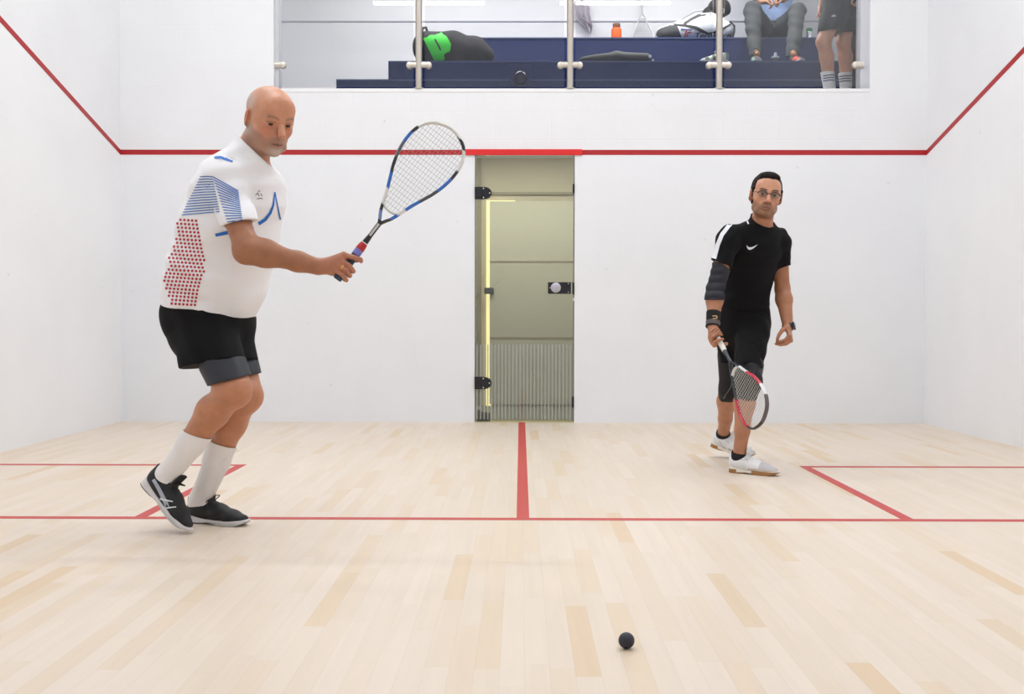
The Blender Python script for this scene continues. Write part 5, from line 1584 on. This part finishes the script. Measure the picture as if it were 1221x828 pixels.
MB().tube([at(870, 26, YB - .08), at(875.5, 31, YB - .06), at(875.5, 38, YB - .06), at(873, 46, YB - .06)], .011, 8).build('end_piping', MATS['charcoal_trim'], bw_, smooth=True)
cp_ = thing('cap', at(856, 18, 2.5).tolist(), 'dark cap perched on top of the white racket bag', 'cap')
cb = lump('crown', [ell(at(857.5, 11, 2.46), (.118, .10, .115), None, .02)], mat('cap_grey', (48, 46, 48), .8, bump=(150, .3, .003)), cp_, planes=[plane(at(857, 21.5, 2.46), (.35, 0, -.93))])
MB().prism([at(841, 15, 2.36), at(838.5, 12.5, 2.36), at(841, 9.5, 2.36), at(846, 6.5, 2.36), at(848, 14.5, 2.36)], (0, .12, 0)).build('peak', MATS['cap_grey'], cp_)
bv = surface_of([cb]); mb = MB(); decal_strip(mb, bv, [(853, 1), (854, 8), (855, 16)], 7, off=.003, nv=3); mb.build('front_panel', mat('cap_black', (24, 22, 26), .8), cb)
mb = MB(); decal_strip(mb, bv, [(861.5, 10.5), (863, 11), (863, 14), (861.5, 15.5)], .9, off=.005); mb.build('badge', mat('badge_pale', (200, 200, 204), .6), cb)

# trainers on the middle tier
def colT(V):
    c = np.tile(lin((200, 206, 190)), (len(V), 1)); m = np.sin(V[:, 0] * 90) > .2; c[m] = lin((96, 104, 92)); return c


tr = thing('trainer', (at(850, 72, 1.36)[0], 1.36, Z2), 'worn pale trainer on the middle bench tier beside a steel post', 'shoe')
hx = at(868, 72, 1.36)[0]
shoe(tr, (hx, 1.36, Z2 + .002), (-1, -.15, 0), (0, 0, 1), .27, colT, dict(upper=M_shoe, sole=M_sole, lace=M_lace_w, sole_style='bw'), name='upper')

# steel flask with green lid
c = at(965, 45, 2.40); c[2] = Z3; r_ = 3.6 / 117
fk = thing('flask', c.tolist(), 'slim steel flask with a green lid beside the seated spectator', 'flask')
MB().lathe([(r_, 0), (r_, .145), (r_ * .9, .155)], c, seg=24).build('flask_body', mat('polished_steel', (215, 216, 220), .18, .95), fk, smooth=True)
MB().lathe([(r_ * 1.05, .150), (r_ * 1.05, .178), (r_ * .8, .186)], c, seg=24).build('lid', mat('green_lid', (44, 122, 62), .5), fk, smooth=True)
c = at(924.5, 75, 1.38); c[2] = Z2 + .003
jr = thing('drinking_glass', c.tolist(), 'small glass with amber drink and white lid between the seated spectator\'s feet', 'glass')
MB().lathe([(.022, 0), (.027, .055)], c, seg=20).build('drink', mat('amber_drink', (84, 74, 60), .2), jr, smooth=True)
MB().lathe([(.036, .055), (.036, .068), (.014, .074), (.012, .105)], c, seg=20).build('lid', mat('white_lid', (196, 204, 216), .4), jr, smooth=True)

# round dark cap with plate on the bench front
c = at(620.5, 91.5, .66)
rd = thing('round_cap', c.tolist(), 'glossy dark navy round fitting on a plate at the bench front', 'fitting')
pz0, pz1 = at(620, 100, .71)[2], at(620, 77, .71)[2]; px0, px1 = at(608, 90, .71)[0], at(633, 90, .71)[0]
MB().box((px0, .70, pz0), (px1, .735, pz1), bev=.006).build('plate', M_navy, rd)
MB().lathe([(.062, -.01), (.060, .012), (.050, .034), (.034, .050), (.014, .058), (.001, .060)], A([c[0], .70, c[2]]), axis=(0, -1, 0), seg=32).build('dome', mat('navy_gloss', (14, 22, 58), .15), rd, smooth=True)

# ---- seated spectator
pS = thing('person', at(925, 45, 2.3).tolist(), 'seated spectator in pale blue shirt and grey trousers, leaning on knees in the gallery', 'person')
hipR, hipL = at(911, 36, 2.42), at(934, 36, 2.42)
knR_, knL_ = at(897, 13, 1.86), at(951, 13, 1.86)
anR_, anL_ = at(900, 62, 1.52), at(944, 62, 1.52)
chest = at(920, -45, 2.30); nk = at(920, -78, 2.22)
BS = [cone(at(923, 30, 2.48), at(921, 0, 2.44), (.17, .13), (.16, .12), k=.04), cone(at(921, 0, 2.44), chest, (.16, .12), (.18, .12), k=.04), cone(chest, nk, (.12, .09), (.06, .06), k=.04)]
for hp, kn, an in ((hipR, knR_, anR_), (hipL, knL_, anL_)):
    BS += [cone(hp, kn, .085, .060, k=.03), cone(kn, an, .055, .038, k=.02), cone(an, an + A([0, -.10, -.045]), .032, .026, k=.02)]
shs = [at(899, -62, 2.30), at(942, -62, 2.30)]; els = [at(890, -14, 2.10), at(955, -14, 2.12)]; wrs = [at(909, 2, 1.93), at(934, 0, 1.95)]
for sh, el, wr in zip(shs, els, wrs): BS += [cone(chest + A([0, 0, .06]), sh, .07, .06, k=.03), cone(sh, el, .052, .042, k=.02), cone(el, wr, .042, .028, k=.02)]
BS += hand_relaxed(wrs[0], (.9, -.3, -.2), (0, -.6, .8), (.2, -.8, .2)) + hand_relaxed(wrs[1], (-.9, -.3, -.2), (0, -.6, .8), (-.2, -.8, .2))
HS = head_frame(at(921, -104, 2.16), (-.1, -.99), math.radians(25), 0); BS += [cone(nk, HS.P(0, -.02, -.08), .058, .055, k=.02)] + head_prims(HS)
oS = dict(face=(206, 152, 124), cheek=(204, 130, 104), eyebag=(180, 124, 100), beard=(120, 90, 74), beard_a=.2, beard_n=.4, lip=(160, 92, 80), brow=(60, 42, 34), brow_a=.9)
lo, hi = box_of(BS, .01)
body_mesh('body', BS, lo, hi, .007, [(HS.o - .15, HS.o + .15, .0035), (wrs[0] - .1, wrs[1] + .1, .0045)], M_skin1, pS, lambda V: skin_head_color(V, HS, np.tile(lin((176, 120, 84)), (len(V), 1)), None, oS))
for s in (-1, 1): eye_mesh(HS, s, M_eye, pS)
Lh = [ell(HS.P(0, -.022, .044), A([.081, .100, .085]), HS.ax(), .01)]
lump('hair', Lh, M_hair, pS, h=.006, planes=[plane(HS.P(0, .04, .035), nrm(HS.f * .75 - HS.u * .66))])
M_tr = mat('grey_trousers', (58, 62, 64), .85, bump=(300, .08, .001))
TR = [cone(at(923, 40, 2.50), at(922, 22, 2.46), (.19, .15), (.18, .14), k=.04)]
for hp, kn, an in ((hipR, knR_, anR_), (hipL, knL_, anL_)): TR += [cone(hp, kn, .108, .084, k=.03), cone(kn, an + A([0, -.02, -.03]), .082, .060, k=.02, cap=False)]
nSh = [p for p in BS if p.grp != 'head']
cloth('trousers', TR, M_tr, pS, h=.006, planes=[plane(at(920, 69, 1.52), (0, 0, -1)), plane(at(922, 14, 2.46), (0, .2, .98)), plane((0, 0, Z2 + .02), (0, 0, -1))], body=nSh,
      fold=lambda x, y, z: .007 * np.sin(22 * z + 10 * x + 2 * np.sin(11 * z)) * np.sin(14 * x + 8 * y) + .003 * np.sin(60 * z + 20 * x) + 0 * y)
ST = [cone(at(921, 27, 2.47), at(921, 0, 2.43), (.19, .155), (.185, .15), k=.04), cone(at(921, 0, 2.43), chest, (.185, .145), (.20, .14), k=.04), cone(chest, chest + (nk - chest) * .6, (.14, .11), (.08, .08), k=.04)]
for sh, el, wr in zip(shs, els, wrs): ST += [cone(chest + A([0, 0, .05]), sh, .09, .075, k=.03), cone(sh, el, .075, .068, k=.02), cone(el, el + (wr - el) * .55, .070, .055, k=.02)]
M_bsh = mat('pale_blue_shirt', (158, 182, 226), .8, bump=(160, .3, .002), mottle=.10)
cloth('shirt', ST, M_bsh, pS, h=.006, planes=[plane(at(920, 25, 2.33), (.0, .1, -1))], body=nSh, fold=lambda x, y, z: .006 * np.sin(26 * z + 16 * x + 2 * np.sin(15 * x)) * np.sin(14 * x - 9 * z) + 0 * y)
for an, c1, c2, s in ((anR_, (84, 62, 56), (96, 92, 84), 1), (anL_, (54, 56, 60), (206, 70, 50), -1)):
    base = A([an[0], 1.525, Z2 + .001])
    def cS(V, c1=c1, c2=c2, s=s):
        c = np.tile(lin(c1), (len(V), 1)); c[(V[:, 1] * s > .012) & (V[:, 0] > .12)] = lin(c2); c[(V[:, 1] * s < -.022)] = lin((128, 160, 146)); return c
    shoe(pS, base, (s * -.12, -1, 0), (0, 0, 1), .27, cS, dict(upper=M_shoe, sole=M_sole, lace=M_lace_b, sole_style='bw'))

# ---- standing spectator
pT = thing('person', (at(1000, 60, .6)[0], .58, GF), 'standing spectator in dark shorts and striped white socks at the gallery glass', 'person')
YN, YF = .46, .60
fl_ = nrm(A([-.85, -.5, 0])); lf = A([-.5, .85, 0])
hN, hF = at(999, 4, .50), at(1010, 4, .62)
kN, kF = at(982, 50, .44), at(1006, 50, .58)
aN, aF = at(990, 112, .52), at(1009, 112, .66)
BT = []
for hp, kn, an in ((hN, kN, aN), (hF, kF, aF)):
    bk = -nrm(fl_ - nrm(kn - an) * np.dot(fl_, nrm(kn - an))); cf = kn + (an - kn) * .3 + bk * .012
    BT += [cone(hp, kn, .085, .060, k=.03), ell(kn - bk * .01, (.052, .052, .056), None, .02), cone(kn, cf, .056, .058, k=.02), cone(cf, an, .058, .040, k=.02), cone(an, A([an[0], an[1], GF + .04]) + fl_ * .02, .038, .036, k=.02),
           cone(A([an[0], an[1], GF + .04]), A([an[0], an[1], GF + .035]) + fl_ * .14, (.036, .036), (.038, .028), k=.02)]
pel = at(1005, -4, .56); chT = pel + A([-.01, 0, .42]); nkT = chT + A([-.03, -.01, .17])
BT += [cone(pel, pel + A([0, 0, .16]), (.15, .12), (.14, .11), side=lf, k=.04), cone(pel + A([0, 0, .16]), chT, (.14, .11), (.17, .12), side=lf, k=.04), cone(chT, nkT, (.11, .08), (.058, .058), side=lf, k=.04)]
for sg in (-1, 1):
    sh = chT + lf * sg * .19 + A([0, 0, .06]); el = sh + A([.03, 0, -.28]) + lf * sg * .03; wr = el + A([-.05, -.04, -.23]) if sg < 0 else el + A([-.04, 0, -.24])
    BT += [cone(chT + A([0, 0, .06]), sh, .06, .055, k=.03), cone(sh, el, .048, .040, k=.02), cone(el, wr, .040, .027, k=.02)] + hand_relaxed(wr, (-.1, 0, -1), lf * sg, fl_)
HT = head_frame(nkT + A([-.04, -.02, .17]), (-.85, -.5), math.radians(15), 0); BT += [cone(nkT, HT.P(0, -.02, -.08), .057, .054, k=.02)] + head_prims(HT)
lo, hi = box_of(BT, .01)
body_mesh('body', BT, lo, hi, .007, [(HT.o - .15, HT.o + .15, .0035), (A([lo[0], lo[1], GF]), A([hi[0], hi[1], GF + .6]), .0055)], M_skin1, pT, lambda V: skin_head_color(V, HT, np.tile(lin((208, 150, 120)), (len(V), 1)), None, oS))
for s in (-1, 1): eye_mesh(HT, s, M_eye, pT)
lump('hair', [ell(HT.P(0, -.022, .044), A([.081, .100, .085]), HT.ax(), .01)], M_hair, pT, h=.006, planes=[plane(HT.P(0, .04, .035), nrm(HT.f * .75 - HT.u * .66))])
nSt = [p for p in BT if p.grp != 'head']
M_dsh = mat('dark_grey_shorts', (36, 34, 40), .85, bump=(200, .3, .002))
S3 = [cone(pel + A([0, 0, .10]), pel + A([0, 0, -.04]), (.165, .14), (.18, .155), side=lf, k=.04), cone(hN, at(990, 36, .46), (.12, .12), (.105, .105), k=.03), cone(hF, at(1010, 42, .60), (.12, .12), (.105, .105), k=.03)]
s3 = cloth('shorts', S3, M_dsh, pT, h=.006, planes=[plane(at(990, 38, .46), nrm(A([.10, 0, -1])))], body=nSt, fold=lambda x, y, z: .005 * np.sin(22 * x + 16 * z) * np.sin(18 * z + 2) + 0 * y)
bv = surface_of([s3]); mb = MB()
for a0, b0 in (((991.8, 20.2), (992.6, 18.6)), ((993.4, 20.2), (994.6, 17.4)), ((995.0, 20.2), (996.4, 18.4))): decal_strip(mb, bv, [a0, b0], 1.1, off=.003, step=.7)
mb.build('shorts_emblem', M_wprint, s3)
cloth('shirt', [cone(pel + A([0, 0, .06]), pel + A([0, 0, .2]), (.18, .15), (.165, .135), side=lf, k=.04), cone(pel + A([0, 0, .2]), chT, (.165, .135), (.19, .14), side=lf, k=.04), cone(chT, chT + (nkT - chT) * .6, (.13, .10), (.075, .075), side=lf, k=.04)] +
      [cone(chT + A([0, 0, .06]), chT + lf * sg * .19 + A([0, 0, .06]), .08, .072, k=.03) for sg in (-1, 1)] + [cone(chT + lf * sg * .19 + A([0, 0, .06]), chT + lf * sg * .21 + A([.015, 0, -.12]), .070, .062, k=.02) for sg in (-1, 1)],
      mat('slate_shirt', (78, 78, 86), .85, bump=(200, .3, .002)), pT, h=.0065, body=nSt)
for kn, an, y0, nm in ((kN, aN, 87.5, 'N'), (kF, aF, 88.5, 'F')):
    so_ = cloth('sock', [cone(kn + (an - kn) * .35, an, .064, .047, k=.02), cone(an, A([an[0], an[1], GF + .05]), .046, .044, k=.02)], M_sock, pT, h=.005, planes=[plane(at(990, y0, an[1]), (0, 0, 1)), plane((0, 0, GF + .06), (0, 0, -1))], body=nSt)
    b_ = surface_of([so_]); mb = MB(); cx = at(0, 0, 0)[0] * 0 + (990 if nm == 'N' else 1008)
    for dy in (2.2, 5.2, 8.2): decal_strip(mb, b_, [(cx - 8.5, y0 + dy + 1.0), (cx, y0 + dy - .4), (cx + 8, y0 + dy - .2)], 1.2, off=.002, step=1)
    mb.build('sock_stripes', mat('navy_stripe', (58, 64, 88), .8), so_)
    shoe(pT, A([an[0], an[1], GF + .001]) - fl_ * .06, fl_, (0, 0, 1), .27, colB, sm2)
